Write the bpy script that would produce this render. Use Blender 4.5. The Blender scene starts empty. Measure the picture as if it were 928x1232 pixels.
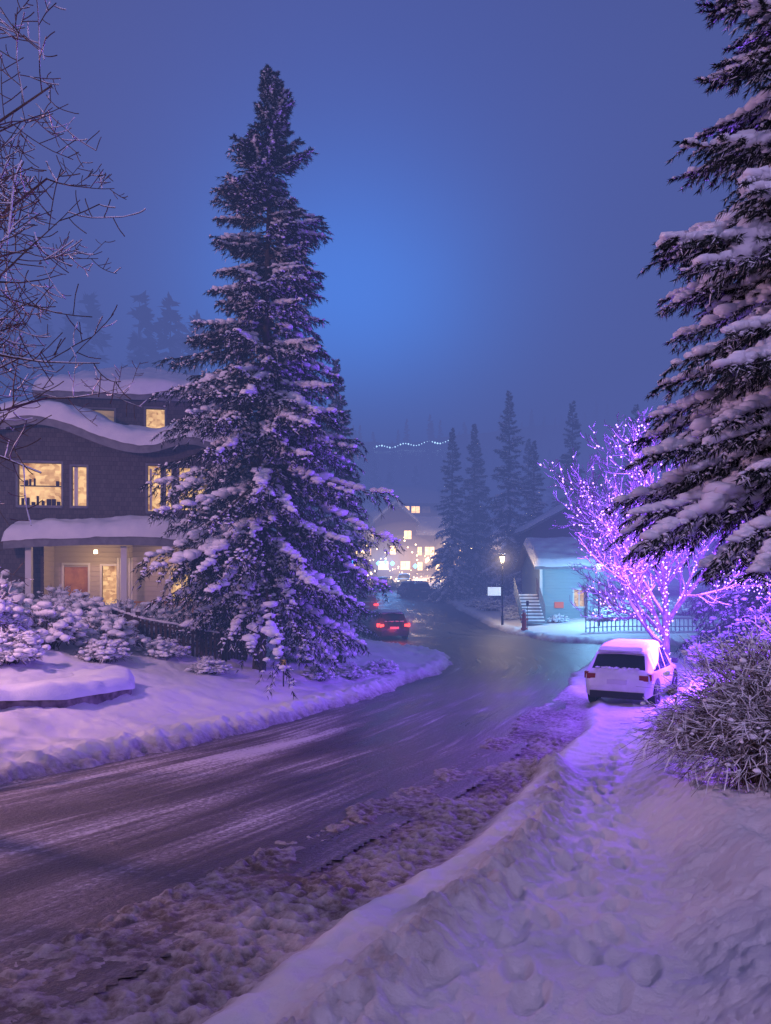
import bpy, math, random
import numpy as np
from mathutils import Vector
random.seed(7); RNG=np.random.default_rng(7)
S=bpy.context.scene
pi=math.pi
# ---------------------------------------------------------------- helpers
class Geo:
    def __init__(s): s.v=[]; s.f=[]; s.n=0
    def add(s,V,F,m=0):
        V=np.asarray(V,float).reshape(-1,3); F=np.asarray(F,int)
        if len(V)==0 or len(F)==0: return
        s.v.append(V); s.f.append((F+s.n,m)); s.n+=len(V)
    def box(s,x0,x1,y0,y1,z0,z1,m=0):
        V=[(x0,y0,z0),(x1,y0,z0),(x1,y1,z0),(x0,y1,z0),(x0,y0,z1),(x1,y0,z1),(x1,y1,z1),(x0,y1,z1)]
        s.add(V,[(0,3,2,1),(4,5,6,7),(0,1,5,4),(1,2,6,5),(2,3,7,6),(3,0,4,7)],m)
    def merge(s,o,M=None,mo=0):
        V=np.concatenate(o.v)
        if M is not None: V=V@np.array(M[0]).T+np.array(M[1])
        s.v.append(V)
        for F,m in o.f: s.f.append((F+s.n,m+mo))
        s.n+=len(V)
def build(name,geo,mats,parent=None,smooth=False,loc=None,rot=None,attrs=None):
    V=np.concatenate(geo.v); me=bpy.data.meshes.new(name)
    me.vertices.add(len(V)); me.vertices.foreach_set('co',V.astype(np.float32).ravel())
    li=np.concatenate([F.ravel() for F,m in geo.f]); tot=np.concatenate([np.full(len(F),F.shape[1]) for F,m in geo.f])
    mi=np.concatenate([np.full(len(F),m) for F,m in geo.f])
    st=np.concatenate([[0],np.cumsum(tot)[:-1]])
    me.loops.add(len(li)); me.loops.foreach_set('vertex_index',li.astype(np.int32))
    me.polygons.add(len(tot)); me.polygons.foreach_set('loop_start',st.astype(np.int32))
    me.polygons.foreach_set('material_index',mi.astype(np.int32))
    sm=np.isin(mi,list(smooth)) if isinstance(smooth,(set,tuple)) else np.full(len(tot),bool(smooth))
    me.polygons.foreach_set('use_smooth',sm)
    for m in mats: me.materials.append(m)
    if attrs:
        for k,(t,a) in attrs.items():
            at=me.attributes.new(k,t,'POINT')
            at.data.foreach_set('value' if t=='FLOAT' else 'vector',a.astype(np.float32).ravel())
    me.update(calc_edges=True)
    o=bpy.data.objects.new(name,me); S.collection.objects.link(o)
    if parent: o.parent=parent
    if loc is not None: o.location=loc
    if rot is not None: o.rotation_euler=rot
    return o
def empty(name,loc=(0,0,0),rz=0):
    e=bpy.data.objects.new(name,None); S.collection.objects.link(e); e.location=loc; e.rotation_euler=(0,0,rz); e.empty_display_size=.3
    return e
def nrm(a): return a/np.maximum(np.linalg.norm(a,axis=-1,keepdims=True),1e-9)
def tubes(geo,P,R,sides=4,m=0,flat=1.0,cap=False):
    P=np.asarray(P,float); R=np.asarray(R,float); n,k,_=P.shape
    if n==0: return
    T=np.empty_like(P); T[:,1:-1]=P[:,2:]-P[:,:-2]; T[:,0]=P[:,1]-P[:,0]; T[:,-1]=P[:,-1]-P[:,-2]; T=nrm(T)
    up=np.zeros_like(T); up[...,2]=1; bad=np.abs(T[...,2])>.97; up[bad]=(1,0,0)
    Sd=nrm(np.cross(T,up)); U=np.cross(Sd,T)
    a=np.arange(sides)/sides*2*pi+pi/sides
    V=P[:,:,None,:]+R[:,:,None,None]*(np.cos(a)[None,None,:,None]*Sd[:,:,None,:]+flat*np.sin(a)[None,None,:,None]*U[:,:,None,:])
    i=np.arange(n)[:,None,None]*k*sides; j=np.arange(k-1)[None,:,None]*sides; q=np.arange(sides)[None,None,:]; q2=(q+1)%sides
    F=np.stack([i+j+q,i+j+q2,i+j+sides+q2,i+j+sides+q],-1).reshape(-1,4)
    geo.add(V.reshape(-1,3),F,m)
    if cap:
        for e in (0,k-1):
            c=i[:,0,0][:,None]+e*sides+np.arange(sides)[None,:]
            F=c if e else c[:,::-1]
            s_=geo.f; off=geo.n-n*k*sides; s_.append((F+off,m))
def cyl(geo,x,y,z0,z1,r0,r1=None,sides=12,m=0):
    r1=r0 if r1 is None else r1
    tubes(geo,[[(x,y,z0),(x,y,z1)]],[[r0,r1]],sides,m,cap=True)
def ycyl(geo,x,y0,y1,z,r,sides=20,m=0,axis='y'):
    P=[(x,y0,z),(x,y1,z)] if axis=='y' else [(y0,x,z),(y1,x,z)]
    tubes(geo,[P],[[r,r]],sides,m,cap=True)
def vnoise(x,y,seed=0):
    xi=np.floor(x).astype(np.int64); yi=np.floor(y).astype(np.int64); fx=x-xi; fy=y-yi
    def h(a,b):
        n=(a*374761393+b*668265263+seed*1442695041)&0xffffffff
        n=((n^(n>>13))*1274126177)&0xffffffff
        return ((n^(n>>16))&0xffff)/65535.0*2-1
    u=fx*fx*fx*(fx*(fx*6-15)+10); v=fy*fy*fy*(fy*(fy*6-15)+10)
    return (h(xi,yi)*(1-u)+h(xi+1,yi)*u)*(1-v)+(h(xi,yi+1)*(1-u)+h(xi+1,yi+1)*u)*v
def fbm(x,y,seed=0,o=3):
    r=0;a=1;t=0
    for i in range(o):
        c,s=math.cos(i*.7+.4),math.sin(i*.7+.4)
        r=r+a*vnoise((c*x-s*y)*2**i+i*17.3,(s*x+c*y)*2**i-i*9.1,seed+i); t+=a; a*=.5
    return r/t
def sst(a,b,x):
    t=np.clip((x-a)/(b-a),0,1); return t*t*(3-2*t)
def ico(sub=1):
    import bmesh
    bm=bmesh.new(); bmesh.ops.create_icosphere(bm,subdivisions=sub,radius=1)
    V=np.array([v.co[:] for v in bm.verts]); F=np.array([[v.index for v in f.verts] for f in bm.faces]); bm.free(); return V,F
ICO1=ico(1); ICO2=ico(2); ICO3=ico(4)
def blobs(geo,C,R,m=0,flat=.6,base=ICO1,jit=.18):
    C=np.asarray(C,float); R=np.asarray(R,float); n=len(C)
    if n==0: return
    BV,BF=base; nv=len(BV)
    sc=R[:,None,None]*(1+RNG.uniform(-jit,jit,(n,nv,1)))
    an=RNG.uniform(.75,1.3,(n,1,3)); an[...,2]=flat*RNG.uniform(.8,1.2,(n,1))
    V=C[:,None,:]+BV[None]*sc*an
    F=BF[None]+np.arange(n)[:,None,None]*nv
    geo.add(V.reshape(-1,3),F.reshape(-1,3),m)
# ---------------------------------------------------------------- materials
def mat(name,col=(.5,.5,.5),rough=.6,metal=0,emit=None,es=0,spec=None):
    m=bpy.data.materials.new(name); m.use_nodes=True; b=m.node_tree.nodes['Principled BSDF']
    b.inputs['Base Color'].default_value=(*col,1); b.inputs['Roughness'].default_value=rough; b.inputs['Metallic'].default_value=metal
    if spec is not None: b.inputs['Specular IOR Level'].default_value=spec
    if emit: b.inputs['Emission Color'].default_value=(*emit,1); b.inputs['Emission Strength'].default_value=es
    return m
def N(m,t,**k):
    n=m.node_tree.nodes.new(t)
    for a,v in k.items(): setattr(n,a,v)
    return n
def L(m,a,b): m.node_tree.links.new(a,b)
def noisy(m,c1,c2,scale=5,bump=0,bscale=30,detail=4,bdist=.02):
    b=m.node_tree.nodes['Principled BSDF']
    tc=N(m,'ShaderNodeTexCoord'); n=N(m,'ShaderNodeTexNoise'); n.inputs['Scale'].default_value=scale; n.inputs['Detail'].default_value=detail
    L(m,tc.outputs['Object'],n.inputs['Vector'])
    r=N(m,'ShaderNodeValToRGB'); r.color_ramp.elements[0].position=.35; r.color_ramp.elements[1].position=.65
    r.color_ramp.elements[0].color=(*c1,1); r.color_ramp.elements[1].color=(*c2,1)
    L(m,n.outputs['Fac'],r.inputs['Fac']); L(m,r.outputs['Color'],b.inputs['Base Color'])
    if bump:
        n2=N(m,'ShaderNodeTexNoise'); n2.inputs['Scale'].default_value=bscale; n2.inputs['Detail'].default_value=6
        L(m,tc.outputs['Object'],n2.inputs['Vector'])
        bp=N(m,'ShaderNodeBump'); bp.inputs['Strength'].default_value=bump; bp.inputs['Distance'].default_value=bdist
        L(m,n2.outputs['Fac'],bp.inputs['Height']); L(m,bp.outputs['Normal'],b.inputs['Normal'])
    return m
M={}
M['snow']=noisy(mat('snow',rough=.65,spec=.3),(.74,.76,.82),(.84,.85,.88),2,.5,25)
M['snowt']=mat('branch_snow',(.78,.8,.86),.7,spec=.2)
M['needle']=noisy(mat('spruce_needles',rough=.7,spec=.2),(.012,.022,.022),(.035,.05,.045),1.5)
M['bark']=noisy(mat('bark',rough=.9),(.04,.03,.025),(.09,.07,.055),8,.8,20)
M['twig']=noisy(mat('twig_bark',rough=.8),(.05,.035,.03),(.13,.09,.08),6)
M['twigl']=noisy(mat('frosted_bark',rough=.8),(.10,.08,.085),(.26,.22,.24),6)
M['twigs']=noisy(mat('frosted_twigs',rough=.8),(.07,.05,.05),(.3,.27,.28),4)
M['black']=mat('black_metal',(.015,.015,.018),.45,.3)
M['grayt']=noisy(mat('gray_trim',rough=.6),(.13,.13,.15),(.19,.19,.21),4)
M['white']=mat('white_paint',(.7,.7,.68),.5)
M['cream']=mat('cream_siding',(.48,.43,.36),.6)
M['door']=noisy(mat('door_wood',rough=.35),(.36,.15,.03),(.58,.28,.07),3)
M['stone']=noisy(mat('stone',rough=.9),(.1,.09,.09),(.3,.27,.26),4,.8,12)
def siding(m,per,strength=.8,dist=.03):
    b=m.node_tree.nodes['Principled BSDF']; tc=N(m,'ShaderNodeTexCoord'); sx=N(m,'ShaderNodeSeparateXYZ'); L(m,tc.outputs['Object'],sx.inputs[0])
    mu=N(m,'ShaderNodeMath',operation='MULTIPLY'); mu.inputs[1].default_value=1/per; L(m,sx.outputs['Z'],mu.inputs[0])
    fr=N(m,'ShaderNodeMath',operation='FRACT'); L(m,mu.outputs[0],fr.inputs[0])
    pw=N(m,'ShaderNodeMath',operation='POWER'); pw.inputs[1].default_value=.6; L(m,fr.outputs[0],pw.inputs[0])
    iv=N(m,'ShaderNodeMath',operation='SUBTRACT'); iv.inputs[0].default_value=1; L(m,pw.outputs[0],iv.inputs[1])
    bp=N(m,'ShaderNodeBump'); bp.inputs['Strength'].default_value=strength; bp.inputs['Distance'].default_value=dist
    L(m,iv.outputs[0],bp.inputs['Height']); L(m,bp.outputs['Normal'],b.inputs['Normal']); return m
siding(M['cream'],.18,1,.05)
def shingle(name,c1,c2,mort):
    m=mat(name,rough=.85); b=m.node_tree.nodes['Principled BSDF']; tc=N(m,'ShaderNodeTexCoord')
    sx=N(m,'ShaderNodeSeparateXYZ'); L(m,tc.outputs['Object'],sx.inputs[0]); ad=N(m,'ShaderNodeMath',operation='ADD'); L(m,sx.outputs['X'],ad.inputs[0]); L(m,sx.outputs['Y'],ad.inputs[1])
    cx=N(m,'ShaderNodeCombineXYZ'); L(m,ad.outputs[0],cx.inputs[0]); L(m,sx.outputs['Z'],cx.inputs[1])
    br=N(m,'ShaderNodeTexBrick'); br.inputs['Scale'].default_value=1; br.inputs['Brick Width'].default_value=.13; br.inputs['Row Height'].default_value=.16; br.inputs['Mortar Size'].default_value=.005
    br.inputs['Color1'].default_value=(*c1,1); br.inputs['Color2'].default_value=(*c2,1); br.inputs['Mortar'].default_value=(*mort,1)
    L(m,cx.outputs[0],br.inputs['Vector']); L(m,br.outputs['Color'],b.inputs['Base Color'])
    bp=N(m,'ShaderNodeBump'); bp.inputs['Strength'].default_value=.5; bp.inputs['Distance'].default_value=.02; bp.invert=True
    L(m,br.outputs['Fac'],bp.inputs['Height']); L(m,bp.outputs['Normal'],b.inputs['Normal']); return m
M['shingle']=shingle('brown_shingles',(.085,.066,.056),(.12,.096,.082),(.055,.043,.038))
M['teal']=siding(mat('teal_siding',(.25,.36,.37),.6),.2)
M['brownw']=siding(mat('dark_brown_siding',(.1,.06,.05),.7),.2)
M['roof']=mat('roof_shingle',(.06,.055,.06),.9)
def room(name,c1,c2,st,sc=2.5):
    m=mat(name,(.3,.2,.1),.8); b=m.node_tree.nodes['Principled BSDF']; tc=N(m,'ShaderNodeTexCoord')
    mp=N(m,'ShaderNodeMapping'); mp.inputs['Scale'].default_value=(1,1,1.6); L(m,tc.outputs['Object'],mp.inputs[0])
    v=N(m,'ShaderNodeTexVoronoi'); v.distance='CHEBYCHEV'; v.inputs['Scale'].default_value=sc; v.inputs['Randomness'].default_value=.7; L(m,mp.outputs[0],v.inputs['Vector'])
    n=N(m,'ShaderNodeTexNoise'); n.inputs['Scale'].default_value=1.3; n.inputs['Detail'].default_value=7; n.inputs['Roughness'].default_value=.6; L(m,tc.outputs['Object'],n.inputs['Vector'])
    sx=N(m,'ShaderNodeSeparateXYZ'); L(m,v.outputs['Color'],sx.inputs[0])
    ml=N(m,'ShaderNodeMath',operation='MULTIPLY_ADD'); L(m,sx.outputs[0],ml.inputs[0]); ml.inputs[1].default_value=.35; L(m,n.outputs['Fac'],ml.inputs[2])
    r=N(m,'ShaderNodeValToRGB'); r.color_ramp.elements[0].color=(*c1,1); r.color_ramp.elements[1].color=(*c2,1); r.color_ramp.elements[0].position=.38; r.color_ramp.elements[1].position=.85
    L(m,ml.outputs[0],r.inputs[0]); L(m,r.outputs[0],b.inputs['Emission Color']); b.inputs['Emission Strength'].default_value=st
    m.cycles.emission_sampling='NONE'
    return m
M['room']=room('lit_interior',(.28,.1,.02),(1,.62,.26),1.25,6)
M['roomdim']=room('dim_interior',(.05,.04,.05),(.35,.22,.13),.8)
M['glass']=mat('dark_glass',(.02,.025,.04),.1)
def emis(name,c,s):
    m=mat(name,(.02,.02,.02),.5,emit=c,es=s); m.cycles.emission_sampling='NONE'; return m
M['bulb']=emis('fairy_light_bulb',(.42,.2,1),8)
M['bulbw']=emis('white_bulb',(.45,.75,1),140)
M['lampg']=emis('lamp_glass',(1,.75,.4),12)
M['lampc']=emis('cool_lamp_glass',(.6,.85,1),8)
M['head']=emis('headlight_lit',(1,.85,.6),14)
M['red']=emis('tail_light',(1,.03,.02),9)
M['redoff']=mat('tail_lens',(.25,.01,.01),.25)
M['warmfar']=room('far_window',(.7,.3,.1),(1,.62,.25),14,1.5)
M['warmbulb']=emis('far_warm_bulb',(1,.65,.3),34)
M['bluefar']=emis('blue_sign_light',(.05,.4,1),48)
g=mat('snow_ground',rough=.6,spec=.3); b=g.node_tree.nodes['Principled BSDF']
tc=N(g,'ShaderNodeTexCoord'); at=N(g,'ShaderNodeAttribute'); at.attribute_name='dirt'
n1=N(g,'ShaderNodeTexNoise'); n1.inputs['Scale'].default_value=9; n1.inputs['Detail'].default_value=8; n1.inputs['Roughness'].default_value=.7; L(g,tc.outputs['Object'],n1.inputs['Vector'])
mr=N(g,'ShaderNodeMath',operation='MULTIPLY_ADD'); L(g,n1.outputs['Fac'],mr.inputs[0]); mr.inputs[1].default_value=2.6; mr.inputs[2].default_value=-1.3
ad=N(g,'ShaderNodeMath',operation='MULTIPLY_ADD'); L(g,mr.outputs[0],ad.inputs[0]); L(g,at.outputs['Fac'],ad.inputs[1]); L(g,at.outputs['Fac'],ad.inputs[2]); ad.use_clamp=True
r=N(g,'ShaderNodeValToRGB'); cr=r.color_ramp; cr.elements[0].color=(.82,.83,.87,1); cr.elements[1].color=(.07,.058,.06,1); e=cr.elements.new(.35); e.color=(.48,.45,.46,1); e=cr.elements.new(.7); e.color=(.15,.12,.12,1)
L(g,ad.outputs[0],r.inputs[0]); L(g,r.outputs[0],b.inputs['Base Color'])
n2=N(g,'ShaderNodeTexNoise'); n2.inputs['Scale'].default_value=34; n2.inputs['Detail'].default_value=8; n2.inputs['Roughness'].default_value=.78; L(g,tc.outputs['Object'],n2.inputs['Vector'])
bp=N(g,'ShaderNodeBump'); bp.inputs['Strength'].default_value=.9; bp.inputs['Distance'].default_value=.032; L(g,n2.outputs['Fac'],bp.inputs['Height']); L(g,bp.outputs['Normal'],b.inputs['Normal'])
M['ground']=g
a=mat('wet_asphalt',rough=.35); b=a.node_tree.nodes['Principled BSDF']
at=N(a,'ShaderNodeAttribute'); at.attribute_name='road_uv'
def streak(sx,sy,det,seed):
    mp=N(a,'ShaderNodeMapping'); mp.inputs['Scale'].default_value=(sx,sy,1); mp.inputs['Location'].default_value=(seed,seed,0); L(a,at.outputs['Vector'],mp.inputs[0])
    n=N(a,'ShaderNodeTexNoise'); n.inputs['Scale'].default_value=1; n.inputs['Detail'].default_value=det; n.inputs['Roughness'].default_value=.6; L(a,mp.outputs[0],n.inputs['Vector']); return n
s1=streak(9,.2,6,3.3); s2=streak(1.3,.3,3,8.1); s3=streak(26,20,6,1.0)
m1=N(a,'ShaderNodeMath',operation='ADD'); L(a,s1.outputs['Fac'],m1.inputs[0]); L(a,s2.outputs['Fac'],m1.inputs[1])
m2=N(a,'ShaderNodeMath',operation='MULTIPLY_ADD'); L(a,s3.outputs['Fac'],m2.inputs[0]); m2.inputs[1].default_value=1.1; L(a,m1.outputs[0],m2.inputs[2])
atp=N(a,'ShaderNodeSeparateXYZ'); L(a,at.outputs['Vector'],atp.inputs[0])
m3=N(a,'ShaderNodeMath',operation='ADD'); L(a,m2.outputs[0],m3.inputs[0]); L(a,atp.outputs['Z'],m3.inputs[1])
r=N(a,'ShaderNodeValToRGB'); cr=r.color_ramp; cr.elements[0].position=.0; cr.elements[0].color=(.04,.037,.04,1); cr.elements[1].position=1; cr.elements[1].color=(.6,.58,.6,1)
e=cr.elements.new(.45); e.color=(.09,.08,.083,1); e=cr.elements.new(.72); e.color=(.24,.22,.23,1)
mm=N(a,'ShaderNodeMapRange'); mm.inputs['From Min'].default_value=1.18; mm.inputs['From Max'].default_value=2.0; L(a,m3.outputs[0],mm.inputs['Value']); L(a,mm.outputs[0],r.inputs[0]); L(a,r.outputs[0],b.inputs['Base Color'])
rr=N(a,'ShaderNodeMapRange'); rr.inputs['To Min'].default_value=.24; rr.inputs['To Max'].default_value=.7; L(a,mm.outputs[0],rr.inputs['Value']); L(a,rr.outputs[0],b.inputs['Roughness'])
tc=N(a,'ShaderNodeTexCoord'); nb=N(a,'ShaderNodeTexNoise'); nb.inputs['Scale'].default_value=45; nb.inputs['Detail'].default_value=5; L(a,tc.outputs['Object'],nb.inputs['Vector'])
mb=N(a,'ShaderNodeMath',operation='MULTIPLY_ADD'); L(a,mm.outputs[0],mb.inputs[0]); mb.inputs[1].default_value=1.5; L(a,nb.outputs['Fac'],mb.inputs[2])
bp=N(a,'ShaderNodeBump'); bp.inputs['Strength'].default_value=.8; bp.inputs['Distance'].default_value=.018; L(a,mb.outputs[0],bp.inputs['Height']); L(a,bp.outputs['Normal'],b.inputs['Normal'])
M['asphalt']=a
# ---------------------------------------------------------------- terrain
_y=np.array([-40,-10,0,5,10,15,22,30,43,60,90,130,170,250,300,400,600.]); _h=np.array([3.5,1,0,-.55,-1.05,-1.45,-1.85,-2.0,-1.65,-1.0,.4,3.,8,30,50,74,95.])
_yd=np.arange(-60,620,.5); _hd=np.interp(_yd,_y,_h); _k=np.exp(-np.arange(-12,13)**2/18.); _k/=_k.sum(); _hd=np.convolve(np.pad(_hd,12,mode='edge'),_k,'valid')
def hb(y): return np.interp(y,_yd,_hd)
LE=[(-12.8,-8.2),(-9,1),(-5.2,10.2),(-4.1,13.0),(-2.9,15.9),(-1.4,20.5),(.4,25.5),(2.0,30),(2.9,33),(3.0,35.5),(2.2,38.3),(.6,40.3),(-1.5,41.8),(-3,45),(-4,55),(-4.5,70),(-4.5,87),(-5,110),(-6,140)]
RF=[(-2,140),(0,110),(4.3,87),(6.1,70),(6.8,54),(7.3,47),(9,42.5),(12,40.5),(30,41)]
RN=[(30,36.5),(12,35.8),(9,34.2),(7.4,30.5),(6.0,26),(4.3,21.5),(2.2,15.2),(.5,10.4),(-.9,7.3),(-2.1,4.3),(-8,-9.5)]
POLY=np.array(LE+RF+RN,float)
def segd(x,y,pts,closed):
    d=np.full(x.shape,1e9); n=len(pts)
    for i in range(n if closed else n-1):
        ax,ay=pts[i]; bx,by=pts[(i+1)%n]; dx=bx-ax; dy=by-ay; t=np.clip(((x-ax)*dx+(y-ay)*dy)/(dx*dx+dy*dy),0,1)
        d=np.minimum(d,(x-ax-t*dx)**2+(y-ay-t*dy)**2)
    return np.sqrt(d)
def sdpoly(x,y):
    d=segd(x,y,POLY,True); ins=np.zeros(x.shape,bool); n=len(POLY)
    for i in range(n):
        ax,ay=POLY[i]; bx,by=POLY[(i+1)%n]
        if ay==by: continue
        c=((ay>y)!=(by>y))&(x<(bx-ax)*(y-ay)/(by-ay)+ax); ins^=c
    return np.where(ins,-d,d)
def xcen(y): return np.interp(y,[-10,4,10,15.9,21,26,30,36,44,54,70,87,140],[-9,-4,-2.3,-.5,1.6,3.3,4.6,6,4,2,1,0,-4])
def xbank(y): return np.interp(y,[-5,3,6,9,12,16,23,28,31,34],[0.2,1.4,2.2,2.8,3.9,5.6,8.7,10.0,10.6,11.2])
BERM=[(-1.2,.5),(-.13,3.5),(.39,4.7),(1.1,6.1),(1.75,8.2),(2.35,10.4),(2.35,12.2)]
SLU=[(-3,-1),(-.66,3.5),(-.2,4.8),(.45,6.0),(1.25,8),(2.0,10),(2.7,12),(4.2,16),(6,22)]
def terrain(x,y,detail=True):
    sd=sdpoly(x,y); h=hb(y); n1=fbm(x*.7,y*.7,3,3); n2=fbm(x*4,y*4,11,3)
    sdn=sd+.22*n1+.1*n2
    left=x<xcen(y); far=(~left)&(y>38.2)
    edge=-.07+ .17*sst(-.05,.3,sdn)
    berm=.16*np.exp(-((sdn-.7)/.4)**2)*(1+.8*n2)*sst(8,20,y+np.where(left,6,0))
    zl=edge+berm+np.clip(.24*np.maximum(sd-.8,0),0,2.15)
    zf=edge+berm+np.clip(.09*np.maximum(sd-.5,0),0,1.6)
    slm=(~left)&(y<38)
    xs=np.interp(y,[p[1] for p in SLU],[p[0] for p in SLU])+.15*n1; sside=xs-x
    slush=np.where(slm,sst(-.15,.25,sside),0)*sst(-.25,.1,sdn)*sst(34,18,y)
    c1=fbm(x*5,y*5,21,3); c2=fbm(x*15,y*15,33,3); c3=fbm(x*1.1+y*.4,y*.6,61,2)
    lum=np.clip(.5+.8*c1,0,1.2)*.4+np.clip(.5+1.0*c2,0,1.2)*.45
    zr=-.07+.17*sst(-.05,.3,sdn)
    rut=.5+.5*np.cos(sd*5.2+2*n1)
    zs=-.04+.012*sst(-.2,.2,sdn)+.085*lum*(.55+.6*rut)+.03*c3+.02*n1+.06*sst(0.25,-.15,sside)
    zr=zr*(1-slush)+zs*slush
    bd=segd(x,y,BERM,False)+.05*n2+.08*n1; bw=.24+.06*n1; bm_=np.exp(-(bd/bw)**2)*(.10+.10*lum+.06*c1+.05*n1)*sst(12.8,11.0,y)
    bd2=np.exp(-((sside+.1)/.14)**2)*.05*(1+n2)
    path=np.where(slm,sst(.1,.5,x-xs),0)
    pits=-.05*np.clip(fbm(x*3.3,y*3.3,44,2)-.1,0,1)*1.1
    d=x-xbank(y)-.25*n1-.08*n2
    bank=.36*sst(-.1,.55,d)+np.clip(.07*np.maximum(d-.2,0),0,1.0)+(.045*n2+.11*n1+.012*c2)*sst(0,.4,d)+.06*np.exp(-((d-.12)/.2)**2)*lum
    bank=bank*sst(36,33,y)
    zr=zr+bm_+bd2+path*(pits+.016*n2+.014*c2)+bank
    z=h+np.where(left,zl,np.where(far,zf,zr))
    z=z+np.where(sd>.3,.035*n1+.010*n2,0)
    if detail:
        clump=fbm(x*1.4,y*1.4,71,3); z=z+np.where(left&(sd>.15),(.11*clump+.018*c1+.01*c2)*sst(.15,1.2,sd),0)
        z=z+np.where(left,(.09*np.clip(c1+.2,0,1)+.05*np.clip(c2,0,1))*np.exp(-((sdn-.35)/.3)**2),0)
    r=np.abs(x)-18; z=z+np.where(y>45,np.clip(r,0,300)*.10*sst(45,120,y),0)
    z=z+np.where(y>120,3.5*fbm(x*.02,y*.02,9,3)*sst(120,250,y),0)
    dirt=slush*np.clip(.60-4.6*(zs+.0)+.3*c3+.1*c1,.10,.95)
    dirt=np.maximum(dirt,.5*sst(.5,.0,sdn)*(1-.3*n2)); dirt=np.maximum(dirt,np.exp(-(bd/.28)**2)*(.32+.3*c1-.2*lum)*sst(12.6,11.,y)*(slm))
    dirt=np.maximum(dirt,np.where(slm,.1*path*(n1+.3),0))
    return z,np.clip(dirt,0,1),sd
def gz(x,y): return float(terrain(np.array([float(x)]),np.array([float(y)]),False)[0][0])
def polar(rs,angs):
    R,A=np.meshgrid(rs,angs,indexing='ij'); X=R*np.sin(A); Y=R*np.cos(A); n,k=R.shape
    i=np.arange(n-1)[:,None]*k; j=np.arange(k-1)[None,:]
    F=np.stack([i+j,i+j+1,i+j+k+1,i+j+k],-1).reshape(-1,4)[:,::-1]
    return X.ravel(),Y.ravel(),F
rs=np.concatenate([[.01,.4,.8],np.exp(np.arange(math.log(1.1),math.log(60),.0045)),np.exp(np.arange(math.log(60),math.log(600),.02))])
dg=np.concatenate([np.arange(-180,-36,2.5),np.arange(-36,36,.15),np.arange(36,180.1,2.5)]); dg[-1]=180
X,Y,F=polar(rs,np.radians(dg)); Z,D,_=terrain(X,Y)
# boot prints trodden along the path
sub=np.where((Y>1.5)&(Y<19)&(X>-1)&(X<8))[0]; xs_=X[sub]; ys_=Y[sub]; dz=np.zeros(len(sub)); rg=np.random.default_rng(4)
for tr in range(5):
    yy=1.8+rg.uniform(0,.5); k=0
    while yy<18:
        c=np.interp(yy,[p[1] for p in SLU],[p[0] for p in SLU]); bx=xbank(yy); xm=c+.75+(bx-c-1.0)*(.14+.19*tr)+rg.uniform(-.1,.1)+(.1 if k%2 else -.1)
        ang=math.atan2(.33,1)+rg.uniform(-.3,.3); dx=xs_-xm; dy=ys_-yy; u=dx*math.cos(ang)-dy*math.sin(ang); v=dx*math.sin(ang)+dy*math.cos(ang)
        q=(u/.062)**2+(v/.155)**2; dz+=rg.uniform(.6,1.2)*(-.048*np.exp(-q**2)+.014*np.exp(-((np.sqrt(q)-1.5)/.35)**2))
        yy+=rg.uniform(.5,.8); k+=1
Z[sub]+=dz
G=Geo(); G.add(np.stack([X,Y,Z],1),F); build('snow_ground',G,[M['ground']],smooth=True,attrs={'dirt':('FLOAT',D)})
rs=np.concatenate([[.01,.5],np.exp(np.arange(math.log(1.),math.log(150),.018))]); dg=np.concatenate([np.arange(-180,-40,3),np.arange(-40,50,.4),np.arange(50,181,3)]); dg[-1]=180
X,Y,F=polar(rs,np.radians(dg)); sd=sdpoly(X,Y); keep=(sd[F]<.8).all(1); F=F[keep]
dl=segd(X,Y,LE,False)
pz=.40*np.exp(-((dl-1.5)/.4)**2)*sst(21,15,Y)*sst(7,13,Y)+.22*np.exp(-((dl-3.2)/.3)**2)*sst(24,12,Y)+.18*np.exp(-((dl-4.5)/.35)**2)*sst(16,6,Y)+.15*np.exp(-((dl-.7)/.2)**2)*sst(4,10,Y)*sst(26,18,Y)-.08*sst(20,32,Y)+.2*sst(55,90,Y)+.15*np.exp(-((dl-.3)/.3)**2)-.04*sst(12,6,Y)
G=Geo(); G.add(np.stack([X,Y,hb(Y)],1),F)
build('road',G,[M['asphalt']],smooth=True,attrs={'road_uv':('FLOAT_VECTOR',np.stack([dl,Y,pz],1))})
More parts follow.
